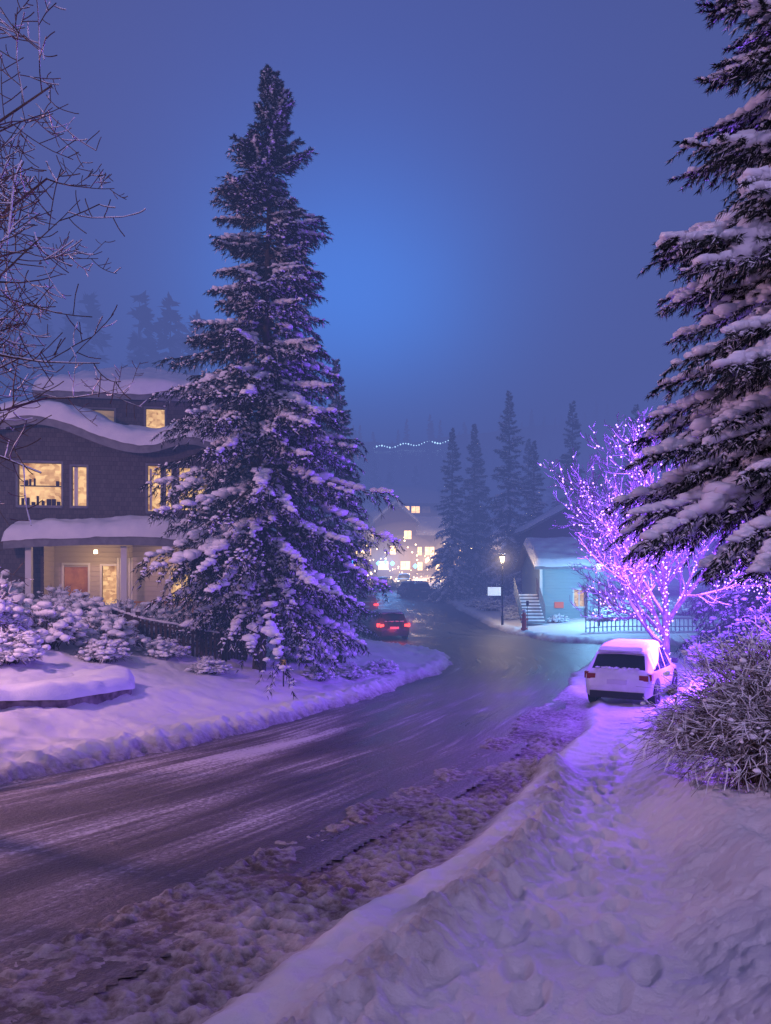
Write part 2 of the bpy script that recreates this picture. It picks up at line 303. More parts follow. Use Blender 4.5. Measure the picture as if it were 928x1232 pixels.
# ---------------------------------------------------------------- conifers
def conifer(H,R,seed,nb,tw=22,bl=18,snow=.6,blen=.17,bw=.014,z0f=.05,hang=1.,prof=.8,trunk=.22,azr=None,sr=.045,spb=14,spt=3,tlen=.46,e_off=0,pad=.09,lumpy=1.,var=(.8,1.1),dust=.16):
    rg=np.random.default_rng(seed); G=Geo()
    tubes(G,[[(0,0,-.6),(0,0,H*.3),(0,0,H*.7),(0,0,H)]],[[trunk,trunk*.75,trunk*.35,.01]],10,1)
    t=(np.arange(nb)+rg.uniform(0,1,nb))/nb; t=t**1.1
    zb=H*(z0f+(1-z0f)*t)
    az=rg.uniform(0,2*pi,nb) if azr is None else rg.uniform(azr[0],azr[1],nb)
    lump=1+lumpy*(.08*np.sin(t*23+az*2+seed)+.08*np.sin(az*3+t*11))
    Lb=R*((1-t)**prof*.98+.02)*rg.uniform(var[0],var[1],nb)*lump; Lb=np.where(t<.1,Lb*(.8+2*t),Lb)
    e0=np.radians(np.interp(t,[0,.3,.7,1],[-12,-4,12,45])+e_off+rg.uniform(-8,8,nb))
    dr=np.interp(t,[0,.5,1],[.42,.34,.1])*hang*rg.uniform(.7,1.3,nb)
    k=8; s=np.linspace(0,1,k)[None,:]
    rad=Lb[:,None]*s*np.cos(e0)[:,None]; zz=zb[:,None]+Lb[:,None]*(s*np.sin(e0)[:,None]-dr[:,None]*s**1.6+.12*s**4)
    wob=rg.uniform(-.12,.12,nb)[:,None]*s**2
    P=np.stack([rad*np.cos(az[:,None]+wob),rad*np.sin(az[:,None]+wob),zz],-1)
    tubes(G,P,np.maximum(.012,(.012*Lb[:,None]+.01)*(1-s*.9)),4,1)
    def samp(Pq,i,u):
        kk=Pq.shape[1]; q=u*(kk-1); j=np.minimum(q.astype(int),kk-2); f=(q-j)[...,None]; return Pq[i,j]*(1-f)+Pq[i,j+1]*f
    up=np.array([0,0,1.])
    if snow>0 and spb:
        sel=np.where(rg.random(nb)<snow*1.25)[0]; i=np.repeat(sel,spb); u=rg.uniform(.25,1,len(i)); C=samp(P,i,u)
        r=pad*np.sqrt(Lb[i]/R)*(.4+.8*np.sin(np.clip(u,0,1)*pi*.85+.2))*rg.uniform(.4,1.25,len(i)); off=rg.normal(size=(len(i),3))*(.12*Lb[i]*.4*(1.1-u)+.015)[:,None]*[1,1,.1]
        blobs(G,C+off+up*(r*.35)[:,None],r,2,.55)
    m=tw; sj=(np.arange(m)+.5)/m; sj=np.clip(.1+.9*sj[None,:]+rg.uniform(-.03,.03,(nb,m)),0.05,.995)
    idx=sj*(k-1); i0=np.minimum(idx.astype(int),k-2); fr=idx-i0; bi=np.arange(nb)[:,None]
    B=P[bi,i0]*(1-fr)[...,None]+P[bi,i0+1]*fr[...,None]; T=nrm(P[bi,i0+1]-P[bi,i0])
    Sd=nrm(np.cross(T,up)); sg=np.where(np.arange(m)%2==0,1,-1)[None,:,None]
    tl=Lb[:,None]**.75*tlen*(1.1-.75*sj)*rg.uniform(.6,1.25,(nb,m)); tl=np.clip(tl,.1,1.5)
    down=(np.interp(t,[0,.5,1],[.75,.5,.1])[:,None]*hang*rg.uniform(.5,1.3,(nb,m)))[...,None]
    Dv=nrm(T*rg.uniform(.55,1.0,(nb,m,1))+sg*Sd*rg.uniform(.35,1.,(nb,m,1))-up*down*.5)
    q=np.linspace(0,1,4)
    TP=B[:,:,None,:]+Dv[:,:,None,:]*tl[...,None,None]*q[None,None,:,None]-up*(down[...,None]*tl[...,None,None]*.55*(q**2)[None,None,:,None])
    TP=TP.reshape(-1,4,3); tlf=tl.reshape(-1); n=len(TP)
    u=rg.uniform(.02,1,(n,bl)); id2=u*3; j0=np.minimum(id2.astype(int),2); f2=id2-j0; ni=np.arange(n)[:,None]
    BB=TP[ni,j0]*(1-f2)[...,None]+TP[ni,j0+1]*f2[...,None]; TT=nrm(TP[ni,j0+1]-TP[ni,j0]); SS=nrm(np.cross(TT,up)+1e-6)
    UU=np.cross(SS,TT); an=rg.uniform(0,2*pi,(n,bl))
    rv=SS*np.cos(an)[...,None]+UU*(np.sin(an)*.6-.25)[...,None]
    DD=nrm(TT*.8+rv*.75)*(blen*rg.uniform(.6,1.3,(n,bl))*np.clip(.5+tlf[:,None],.5,1.1))[...,None]
    WW=nrm(np.cross(DD,rg.normal(size=DD.shape)))*bw
    sb=rg.random(BB.shape[:2])<snow*dust
    V=np.stack([BB-WW,BB+WW,BB+DD],2)
    A=V[~sb].reshape(-1,3); G.add(A,np.arange(len(A)).reshape(-1,3),0)
    if sb.any():
        A=(V[sb]+[0,0,.012]).reshape(-1,3); G.add(A,np.arange(len(A)).reshape(-1,3),2)
    if snow>0 and spt:
        c=TP[:,1]; nz=fbm(c[:,0]*.9+seed+c[:,2]*.7,c[:,1]*.9+c[:,2]*1.3,seed,2)
        sel=np.where(rg.random(n)<snow+.85*nz)[0]; i=np.repeat(sel,spt); u=rg.uniform(.1,.95,len(i)); C=samp(TP,i,u)
        r=sr*np.clip(.5+tlf[i],.5,1.3)*rg.uniform(.45,1.3,len(i))*(1.15-.5*u); off=rg.normal(size=(len(i),3))*.03*[1,1,.3]
        blobs(G,C+off+up*(r*.4+.01)[:,None],r,2,.55)
    return G
TM=[M['needle'],M['bark'],M['snowt']]
G=conifer(18.9,3.9,3,400,tw=30,bl=26,snow=.52,hang=1.1,prof=.74,z0f=.125,sr=.06,spt=3,spb=30,pad=.17,var=(.6,1.12),lumpy=1.4,dust=.18)
x,y=-3.95,24; o=build('spruce_tree',G,TM,loc=(x,y,gz(x,y)-.1),rot=(0,math.radians(1.2),.3),smooth={2})
G=conifer(12.8,2.1,12,200,tw=18,bl=14,snow=.5,blen=.2,bw=.02,sr=.07,spt=2,spb=12,pad=.14)
x,y=-2.3,36; build('spruce_tree',G,TM,loc=(x,y,gz(x,y)-.1),smooth={2})
G=conifer(16,4.75,25,290,tw=50,bl=54,snow=.68,blen=.13,bw=.0105,z0f=.27,hang=.68,prof=.45,trunk=.3,azr=(math.radians(115),math.radians(262)),sr=.046,spb=110,spt=3,tlen=.36,e_off=-7,pad=.165,var=(.68,1.08),dust=.26)
x,y=8.3,11.6; build('spruce_tree',G,TM,loc=(x,y,gz(x,y)-.1),smooth={2})
G=conifer(13,4.2,31,240,tw=20,bl=16,snow=.5,blen=.22,bw=.02,z0f=.03,sr=.08,spt=2,spb=12,pad=.15)
dm=None
for (x,y) in [(14.8,28.5),(17.5,33.5)]:
    if dm is None: o=build('spruce_tree',G,TM,smooth={2}); dm=o.data
    else: o=bpy.data.objects.new('spruce_tree',dm); S.collection.objects.link(o)
    o.location=(x,y,gz(x,y)-.1); o.rotation_euler=(0,0,x)
ms=[]
for sd_ in (41,42): ms.append(conifer(18,3.1,sd_,200,tw=12,bl=9,snow=.65,blen=.32,bw=.035,z0f=.04,spb=14,spt=1,sr=.13,pad=.22,var=(.65,1.1)))
meshes=[]
for (x,y,h,i) in [(6.5,75,.93,0),(9.0,78,.97,1),(11.6,72,1.08,0),(10.0,83,.9,1),(18,74,1.02,1),(21.5,66,.9,0),(15.6,84,.9,1),(24,55,.95,0),(28,48,1,1),(-6.5,62,.7,1),(-9.5,50,.75,0),(-4.9,84,.6,0),(13.5,70,.8,1)]:
    if len(meshes)<=i: o=build('spruce_tree',ms[i],TM,smooth={2}); meshes.append(o.data)
    else: o=bpy.data.objects.new('spruce_tree',meshes[i]); S.collection.objects.link(o)
    o.location=(x,y,gz(x,y)-.2); o.scale=(h,h,h); o.rotation_euler=(0,0,x*3)
lo=conifer(14,2.8,55,52,tw=5,bl=5,snow=.25,blen=.8,bw=.17,spb=0,spt=0)
Gf=Geo(); rg=np.random.default_rng(5); pts=[]
while len(pts)<340:
    y=rg.uniform(150,360); x=rg.uniform(-.62,.62)*y
    if abs(x+4)<9 and y<175: continue
    pts.append((x,y,rg.uniform(.5,1.0)))
for i in range(60):
    y=rg.uniform(118,165); x=-rg.uniform(24,62)*y/100; pts.append((x,y,rg.uniform(1.8,3.0)))
for i in range(40):
    y=rg.uniform(95,130); x=rg.uniform(24,70)*y/100; pts.append((x,y,rg.uniform(.7,1.0)))
pa=np.array(pts); zt=terrain(pa[:,0],pa[:,1],False)[0]
for (x,y,s),z in zip(pa,zt):
    a_=rg.uniform(0,6.28); c_,s_=math.cos(a_)*s,math.sin(a_)*s
    Gf.merge(lo,([[c_,-s_,0],[s_,c_,0],[0,0,s]],(x,y,z-.5)))
build('distant_forest',Gf,TM)
# ---------------------------------------------------------------- glow shells around lamps: self-emitting volumes imitating lamplight scattered in mist
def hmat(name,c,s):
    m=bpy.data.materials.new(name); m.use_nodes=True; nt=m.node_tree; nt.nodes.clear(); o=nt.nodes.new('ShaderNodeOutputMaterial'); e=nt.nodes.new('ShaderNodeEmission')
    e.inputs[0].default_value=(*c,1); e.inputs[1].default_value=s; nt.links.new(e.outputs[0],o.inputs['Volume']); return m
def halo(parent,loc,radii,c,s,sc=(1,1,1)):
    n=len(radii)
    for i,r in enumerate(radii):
        G=Geo(); G.add(ICO3[0]*r*np.array(sc)+np.array(loc),ICO3[1]); build('glow_shell',G,[hmat('glow_shell',c,s/r*(1-i/n)**1.5)],parent=parent)
# ---------------------------------------------------------------- bare trees
def bare(seed,spec,base,dir0,L0,r0,K=7,upb=.12,wob=.16,spread=(30,60),bias=(0,0,0)):
    rg=random.Random(seed); out=[]; bias=Vector(bias)
    def grow(p,d,Ln,r,lv):
        pts=[p]; dd=d.copy(); q=p.copy()
        for i in range(K-1):
            dd=(dd+Vector((rg.uniform(-1,1),rg.uniform(-1,1),rg.uniform(-1,1)))*wob+Vector((0,0,upb*(1 if lv else .3)))+(bias if lv else bias*0)).normalized()
            q=q+dd*Ln/(K-1); pts.append(q)
        rr=[r*(1-.72*i/(K-1)) for i in range(K)]
        out.append((pts,rr,lv))
        if lv>=len(spec): return
        n,ra,st=spec[lv]
        for i in range(n):
            u=st+(1-st)*(i+rg.random())/n; f=u*(K-1); j=min(int(f),K-2); a=pts[j].lerp(pts[j+1],f-j)
            t=(pts[j+1]-pts[j]).normalized(); ax=t.cross(Vector((rg.uniform(-1,1),rg.uniform(-1,1),rg.uniform(-1,1)))).normalized()
            an=math.radians(rg.uniform(*spread)); nd=(t*math.cos(an)+ax*math.sin(an)).normalized()
            grow(a,nd,Ln*ra*rg.uniform(.7,1.2)*(1.15-.5*u),max(rr[j]*.62,.004),lv+1)
    grow(Vector(base),Vector(dir0).normalized(),L0,r0,0)
    return out
def bare_geo(out,m=0,snow=None,snowp=.5,sr=1.,minr=.004,snm=1):
    G=Geo(); P=np.array([[list(p) for p in o[0]] for o in out]); R=np.maximum(np.array([o[1] for o in out]),minr); lv=np.array([o[2] for o in out])
    tubes(G,P[lv<2],R[lv<2],8,m); tubes(G,P[lv>=2],R[lv>=2],4,m)
    if snow:
        rg=np.random.default_rng(3); sel=(rg.random(len(P))<snowp)&(lv>0); Q=P[sel]; RR=R[sel]
        rs_=(RR*.8+.006*sr)*rg.uniform(.4,1.3,RR.shape); Q=Q+np.array([0,0,1])*(RR*.8)[...,None]
        tubes(G,Q,rs_,5,snm,flat=.8)
    return G,P,R,lv
x,y=-6.9,9.3; z=gz(x,y)
out=bare(14,[(17,.64,.2),(9,.5,.15),(7,.5,.15),(4,.5,.2)],(x,y,z-.2),(.0,0,1),7.4,.14,upb=.06,wob=.11,spread=(45,85),bias=(.04,0,0))
G,P,R,lv=bare_geo(out,0,True,.28,.8,minr=.0052)
build('bare_tree',G,[M['twig'],M['snow']],smooth=True)
x,y=9.0,24.8; z=gz(x,y); tree=empty('fairy_light_tree',(x,y,z))
out=bare(5,[(16,1.12,.3),(10,.52,.2),(8,.5,.15),(4,.5,.2)],(0,0,-.2),(0,0,1),4.7,.16,upb=.10,wob=.09,spread=(24,62))
G,P,R,lv=bare_geo(out,0,True,.3,1.2,minr=.0085)
build('trunk_and_branches',G,[M['twigl'],M['snow']],parent=tree,smooth=True)
rg=np.random.default_rng(8); C=[]
for i in range(len(P)):
    n=[90,36,8,1,0][lv[i]]
    if lv[i]==3 and rg.random()<.5: n=0
    for _ in range(n):
        u=rg.uniform(0,1)*(P.shape[1]-1); j=min(int(u),P.shape[1]-2); c=P[i,j]*(1-u+j)+P[i,j+1]*(u-j); dv=rg.normal(size=3); dv/=np.linalg.norm(dv); C.append(c+dv*(R[i,j]+.02))
C=np.array(C); C=C[C[:,2]>.5]; octv=np.array([(1,0,0),(-1,0,0),(0,1,0),(0,-1,0),(0,0,1),(0,0,-1.)]); octf=np.array([(0,2,4),(2,1,4),(1,3,4),(3,0,4),(2,0,5),(1,2,5),(3,1,5),(0,3,5)])
def bulbs(G,C,r,m=0):
    n=len(C); V=C[:,None,:]+octv[None]*np.asarray(r).reshape(-1,1,1); G.add(V.reshape(-1,3),(octf[None]+np.arange(n)[:,None,None]*6).reshape(-1,3),m)
G=Geo(); bulbs(G,C,rg.uniform(.012,.038,len(C))); build('fairy_lights',G,[M['bulb']],parent=tree)
def light(name,loc,P,col,size=.3,parent=None):
    l=bpy.data.lights.new(name,'POINT'); l.energy=P; l.color=col; l.shadow_soft_size=size
    o=bpy.data.objects.new(name,l); S.collection.objects.link(o); o.location=loc
    if parent: o.parent=parent
    return o
PUR=(.24,.06,1)
for i,(dx,dy,dz,p) in enumerate([(-.8,-2.6,2.0,2500),(-2.2,-1.8,4.0,1700),(1.8,-1.5,4.0,800),(-.3,-2.6,6.5,2300),(0,2.2,4.5,500)]):
    light('fairy_glow',(dx,dy,dz),p,PUR,1.0,tree)
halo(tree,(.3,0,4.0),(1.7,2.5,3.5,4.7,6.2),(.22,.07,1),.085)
sw=empty('string_light_shrub',(12.6,25.0,gz(12.6,25)))
out=bare(77,[(10,.7,.2),(8,.5,.2),(5,.5,.2)],(0,0,-.1),(0,0,1),2.4,.08,upb=.0,wob=.2,spread=(40,80))
G,P,R,lv=bare_geo(out,0,True,.5,1.5,minr=.008); build('stems',G,[M['twigl'],M['snow']],parent=sw)
G=Geo(); C=[]
for k_ in range(5):
    for u in np.linspace(0,1,48): C.append((-2.1+u*5,-1.2+.2*k_+rg.uniform(-.1,.1),2.7+.35*math.sin(u*9+k_)+.08*k_+rg.uniform(-.1,.1)))
bulbs(G,np.array(C),rg.uniform(.014,.034,len(C))); build('string_lights',G,[M['bulb']],parent=sw)
light('fairy_glow',(.2,-1.8,3.4),1700,PUR,.8,sw); light('fairy_glow',(2.4,1.5,5.5),1200,(.22,.05,1),1,sw)
# ---------------------------------------------------------------- shrubs
def shrub(w,h,seed,n=350,sub=5,r=.006,snowb=60,snowr=.09,sp=.4,sw=1.7,sflat=.7,wav=.018):
    rg=np.random.default_rng(seed); G=Geo()
    az=rg.uniform(0,2*pi,n); el=np.arccos(rg.uniform(.0,1,n)); b0=rg.normal(size=(n,3))*[w*.12,w*.12,0]
    tip=np.stack([np.sin(el)*np.cos(az)*w,np.sin(el)*np.sin(az)*w,np.cos(el)*h+.1*h],-1)*rg.uniform(.65,1.08,(n,1))
    s=np.linspace(0,1,6)[None,:,None]; bend=np.array([0,0,1])*h*.25*np.sin(s*pi)
    P=b0[:,None]*(1-s)+tip[:,None]*s+bend+rg.normal(size=(n,6,3))*wav*w*s
    tubes(G,P,r*1.5*(1-.7*np.linspace(0,1,6))[None]*np.ones((n,1)),4,0)
    i=rg.integers(0,n,n*sub); u=rg.uniform(.35,1,n*sub)*4.99; j=u.astype(int); A=P[i,j]; T=nrm(P[i,j+1]-P[i,j])
    D=nrm(T+rg.normal(size=T.shape)*.55+[0,0,.15])*rg.uniform(.12,.3,(n*sub,1))*w*.6
    s4=np.linspace(0,1,3)[None,:,None]; Q=A[:,None]+D[:,None]*s4+rg.normal(size=(n*sub,3,3))*.012*w*s4
    tubes(G,Q,r*.8*np.array([1,.8,.4])[None]*np.ones((n*sub,1)),3,0)
    sel=rg.random(n*sub)<sp; Qs=Q[sel]+[0,0,r*1.1]; tubes(G,Qs,(r*sw)*rg.uniform(.3,1.3,(sel.sum(),3)),4,1,flat=sflat)
    if snowb:
        k=rg.integers(0,n,snowb); C=P[k,rg.integers(3,6,snowb)]; ok=C[:,2]>.3*h; C=C[ok]; blobs(G,C,snowr*rg.uniform(.4,1.3,len(C)),1,.6,ICO2,.12)
    return G
SM=[M['twig'],M['snow']]; SM2=[M['twigs'],M['snow']]
G=shrub(1.5,1.45,101,n=1100,sub=16,r=.0032,snowb=800,snowr=.028,sp=.55,sw=1.9,wav=.035); x,y=3.95,7.5
build('bare_shrub',G,SM,loc=(x,y,gz(x,y)-.15))
G=shrub(1.2,1.5,102,n=500,sub=12,r=.0045,snowb=300,snowr=.05,sp=.6,wav=.03); x,y=6.2,10.8
build('bare_shrub',G,SM2,loc=(x,y,gz(x,y)-.1))
sh=[shrub(.85,.8,103+i,n=260,sub=8,r=.0075,snowb=430,snowr=.085,sp=.75,sw=1.9) for i in range(3)]
spots=[(-10.2,19,1.6,2.0),(-9.2,20.5,1.4,1.4),(-8.8,17.8,1.1,1.0),(-11.5,21,1.7,2.1),(-8.1,22.3,1.4,1.3),(-9.6,24,1.4,1.4),(-10.8,25.6,1.3,1.4),(-7.7,26,1.4,1.3),(-6.6,22.9,.9,.8),(-5.1,22.2,.8,.6),(-12.3,24,1.6,1.8),(-9.8,17,1.2,1.2),(-8.6,25.2,1.3,1.3),(-11.2,17.6,1.5,1.7),(-7.6,20.6,.9,.8),
 (-2.9,27.0,1.1,1.3),(-1.9,28.5,1.3,1.7),(-3.1,29.5,1.2,2.0),(-1.2,26.4,.75,.65),(-2.2,25.0,.75,.6),(-.2,28.2,.8,.7),(-2,31,1,1.4),(-2.6,38,1,1.5),
 (8.6,62,1.6,1.2),(9.8,60,1.4,1),(11,63,1.8,1.3),(9.5,56,1.4,1.0),(7.9,66,1.4,1),(16,50,1.5,1.4),(17.4,50.5,1.4,1.3),(15,49.5,1.2,1.1),(19,50,1.5,1.4),(11.2,50,.9,.7),(8.9,54,.9,.6),(13.8,48.5,1.2,1.0),
 (9.6,16.3,1.2,1.0),(11.2,21,1.5,1.6),(13,23,1.7,1.6),(11.6,27.3,1.2,1.1),(-12.8,17.5,1.6,1.8)]
msh=[]
for i,(x,y,s,hs) in enumerate(spots):
    k=i%3
    if len(msh)<=k: o=build('snowy_shrub',sh[k],SM,smooth=True); msh.append(o.data)
    else: o=bpy.data.objects.new('snowy_shrub',msh[k]); S.collection.objects.link(o)
    o.location=(x,y,gz(x,y)-.1); o.scale=(s,s,hs); o.rotation_euler=(0,0,i*1.7)
# ---------------------------------------------------------------- architecture helpers
def wall(G,x0,x1,z0,z1,y,ops,m=0,t=.18):
    xs=sorted(set([x0,x1]+[v for o in ops for v in o[:2] if x0<v<x1])); zs=sorted(set([z0,z1]+[v for o in ops for v in o[2:4] if z0<v<z1]))
    for i in range(len(xs)-1):
        for j in range(len(zs)-1):
            cx=(xs[i]+xs[i+1])/2; cz=(zs[j]+zs[j+1])/2
            if any(o[0]<cx<o[1] and o[2]<cz<o[3] for o in ops): continue
            G.add([(xs[i],y,zs[j]),(xs[i+1],y,zs[j]),(xs[i+1],y,zs[j+1]),(xs[i],y,zs[j+1])],[(0,1,2,3)],m)
    for o in ops:
        a,b_,c,d=o[:4]
        G.add([(a,y,c),(b_,y,c),(b_,y,d),(a,y,d),(a,y+t,c),(b_,y+t,c),(b_,y+t,d),(a,y+t,d)],[(0,1,5,4),(1,2,6,5),(2,3,7,6),(3,0,4,7)],m)
def window(G,o,y,mf,mi,mull=1,dep=.4,fw=.07,mh=0):
    a,b_,c,d=o[:4]
    G.box(a-fw,a,y-.035,y+.08,c-fw,d+fw,mf); G.box(b_,b_+fw,y-.035,y+.08,c-fw,d+fw,mf); G.box(a,b_,y-.034,y+.08,d,d+fw,mf); G.box(a-.03,b_+.03,y-.07,y+.08,c-fw-.02,c,mf)
    for i in range(mull):
        xm=a+(b_-a)*(i+1)/(mull+1); G.box(xm-.025,xm+.025,y+.02,y+.07,c,d,mf)
    if mh: zm=c+(d-c)*.72; G.box(a,b_,y+.022,y+.068,zm-.02,zm+.02,mf)
    G.add([(a-.3,y+dep,c-.3),(b_+.3,y+dep,c-.3),(b_+.3,y+dep,d+.3),(a-.3,y+dep,d+.3)],[(0,1,2,3)],mi)
def slab(G,x0,x1,y0,y1,zf,th,m,nx=60,ny=30,ew=.35,seed=0,jit=.1):
    xs=np.linspace(x0,x1,nx); ys=np.linspace(y0,y1,ny); Xg,Yg=np.meshgrid(xs,ys,indexing='ij')
    e=np.minimum(np.minimum(Xg-x0,x1-Xg),np.minimum(Yg-y0,y1-Yg)); f=np.sqrt(np.clip(1-(1-np.clip(e/ew,0,1))**2,0,1))
    nz=fbm(Xg*1.2+seed,Yg*1.2,seed+5,3); Zg=zf(Xg,Yg)+th*f*(1+jit*2*nz)
    b=e<=1e-6; Zg=np.where(b,zf(Xg,Yg)-.06*np.clip(.5+fbm(Xg*2+seed,Yg*2,3,2),0,1),Zg)
    i=np.arange(nx-1)[:,None]*ny; j=np.arange(ny-1)[None,:]; F=np.stack([i+j,i+ny+j,i+ny+j+1,i+j+1],-1).reshape(-1,4)
    G.add(np.stack([Xg,Yg,Zg],-1),F,m)
def roofslab(G,x0,x1,y0,y1,zf,m,th=.12,nx=40,ny=8):
    xs=np.linspace(x0,x1,nx); ys=np.linspace(y0,y1,ny); Xg,Yg=np.meshgrid(xs,ys,indexing='ij'); Zg=zf(Xg,Yg)-.01
    i=np.arange(nx-1)[:,None]*ny; j=np.arange(ny-1)[None,:]; F=np.stack([i+j,i+ny+j,i+ny+j+1,i+j+1],-1).reshape(-1,4)
    G.add(np.stack([Xg,Yg,Zg],-1),F,m); G.add(np.stack([Xg,Yg,Zg-th],-1),F[:,::-1],m)
    for (xa,ya) in [(xs,np.full(nx,y0)),(xs,np.full(nx,y1)),(np.full(ny,x0),ys),(np.full(ny,x1),ys)]:
        z=zf(xa,ya)-.01; k=len(xa); V=np.concatenate([np.stack([xa,ya,z],1),np.stack([xa,ya,z-th],1)]); q=np.arange(k-1); G.add(V,np.stack([q,q+1,q+1+k,q+k],1),m)
# ---------------------------------------------------------------- brown house
H=empty('brown_house',(-6.85,28.0,.05),math.radians(9))
HM=[M['shingle'],M['cream'],M['grayt'],M['white'],M['room'],M['roomdim'],M['door'],M['snow'],M['glass'],M['roof']]
G=Geo()
o2=[(-8.3,-7.0,4.3,5.75),(-6.15,-4.7,4.3,5.8),(-4.35,-3.85,4.3,5.7),(-1.75,-1.3,4.15,5.8),(-.65,.35,4.2,5.75),(-1.12,-.92,4.2,5.7)]
wall(G,-9.5,1.0,3.0,6.3,0,o2,0); G.box(1.0,1.02,.0,9,0,6.3,0); G.box(-9.52,-9.5,0,9,0,6.3,0); G.box(-9.5,1.0,8.9,9,0,6.3,0)
o1=[(-8.2,-7.2,1.0,2.3)]; wall(G,-9.5,-5.3,-.6,3.0,.05,o1,0)
o3=[(-4.95,-4.1,.02,2.15),(-3.6,-2.85,.3,2.2)]; wall(G,-5.3,-2.35,-.6,3.0,1.4,o3,1); wall(G,-2.35,1.0,-.6,3.0,.5,[(-1.0,-.2,.9,2.1)],1)
G.box(-5.32,-5.3,.05,1.4,-.6,3,1); G.box(-2.35,-2.33,.5,1.4,-.6,3,1)
o4=[(-2.05,-1.35,7.35,8.2),(-4.3,-3.2,7.2,8.1)]; wall(G,-5.3,.7,6.0,8.7,1.6,o4,0); G.box(.7,.72,1.6,8,6,8.7,0); G.box(-5.32,-5.3,1.6,8,6,8.7,0)
build('walls',G,HM,parent=H)
G=Geo()
for i,o in enumerate(o2): window(G,o,0,2,4,mull=[1,0,0,0,1,0][i],mh=i in(0,))
window(G,o1[0],.05,3,4); window(G,o3[1],1.4,3,4,0); window(G,(-1.0,-.2,.9,2.1),.5,3,4); window(G,o4[0],1.6,2,4,0); window(G,o4[1],1.6,2,5,0)
rr_=random.Random(3)
for a in np.arange(-6.1,-4.8,.17): G.box(a,a+rr_.uniform(.06,.14),.2,.3,4.3,4.3+rr_.uniform(.12,.4),9)
for a in np.arange(-6.0,-4.8,.15):
    if rr_.random()<.7: G.box(a,a+rr_.uniform(.05,.11),.25,.33,5.03,5.03+rr_.uniform(.08,.28),6 if rr_.random()<.4 else 9)
G.box(-6.15,-4.7,.24,.36,5.0,5.03,9); G.box(-.5,.1,.2,.33,4.3,4.7,9); G.box(-4.3,-4.18,.15,.2,4.3,5.7,3); G.box(-1.7,-1.62,.15,.2,4.2,5.7,3)
build('windows',G,HM,parent=H)
G=Geo(); G.box(-4.95,-4.1,1.44,1.5,.02,2.15,6)
for zz in (.2,.85,1.5): G.box(-4.85,-4.58,1.425,1.445,zz,zz+.5,6); G.box(-4.47,-4.2,1.425,1.445,zz,zz+.5,6)
G.box(-5.03,-4.95,1.36,1.5,0,2.23,3); G.box(-4.1,-4.02,1.36,1.5,0,2.23,3); G.box(-5.03,-4.02,1.355,1.5,2.23,2.31,3); G.box(-4.22,-4.18,1.38,1.42,1.0,1.12,2)
build('front_door',G,HM,parent=H)
G=Geo(); xs=np.linspace(-3.05,-2.45,30); zz=np.array([.1,2.5]); V=[(a,1.25+.03*math.sin(i*1.3),z) for z in zz for i,a in enumerate(xs)]; q=np.arange(29); G.add(V,np.stack([q,q+1,q+31,q+30],1),3); build('curtain',G,HM,parent=H,smooth=True)
G=Geo()
for a in (-5.6,-2.45,.3): G.box(a-.1,a+.1,-.75,-.55,-.6,2.85,3)
G.box(-6,1.2,-.95,1.39,-.3,-.02,9)
pz=lambda X_,Y_:3.0+.28*(Y_+1.1)+.18*np.cos((X_+2.6)/3.9*1.5)
roofslab(G,-6.3,1.25,-1.1,-.02,pz,2,th=.3)
for a in np.arange(-2.2,.9,.16): G.box(a,a+.04,-.72,-.68,0,.85,6)
G.box(-2.3,1.1,-.74,-.66,.85,.92,6)
build('porch',G,HM,parent=H)
def mz(X_,Y_): return 6.25+1.05*np.exp(-((X_+5.4)/2.3)**2)+.5*np.exp(-((X_+.2)/1.1)**2)+.22*(Y_+.9)
G=Geo(); roofslab(G,-10.3,1.5,-.9,1.55,mz,2,th=.3,nx=80)
roofslab(G,-10.3,-5.35,1.55,9,lambda X_,Y_:mz(X_,0*Y_+1.55)+.1*(4-abs(Y_-5.5)),2,th=.3)
xs=np.linspace(-9.5,1,60); V=np.concatenate([np.stack([xs,0*xs-.003,0*xs+6.2],1),np.stack([xs,0*xs-.003,mz(xs,0*xs)-.2],1)]); q=np.arange(59); G.add(V,np.stack([q,q+1,q+61,q+60],1),0)
tz=lambda X_,Y_:8.62+np.minimum(np.minimum(X_+5.9,1.3-X_),np.minimum(Y_-.9,8.8-Y_))*.42
roofslab(G,-5.9,1.3,.9,8.8,tz,2,th=.25,nx=60,ny=40)
build('roofs',G,HM,parent=H)
G=Geo(); slab(G,-6.35,1.3,-1.15,0.0,pz,.5,7,nx=110,ny=24,seed=1,jit=.18); slab(G,-10.35,1.55,-.95,1.6,mz,.52,7,nx=150,ny=40,seed=2,jit=.16)
slab(G,-10.35,-5.3,1.5,9,lambda X_,Y_:mz(X_,0*Y_+1.55)+.1*(4-abs(Y_-5.5)),.45,7,seed=3)
slab(G,-5.95,1.35,.85,8.85,tz,.45,7,nx=90,ny=70,seed=4,jit=.16)
build('roof_snow',G,HM,parent=H,smooth=True)
WARM=(1,.58,.27)
light('porch_light',(-3.6,.3,2.55),48,WARM,.12,H); light('porch_light',(-1.2,-.2,2.5),18,WARM,.12,H)
G=Geo(); cyl(G,-3.6,.3,2.62,2.75,.07,.06,10,0); build('porch_lantern',G,[M['lampg']],parent=H)
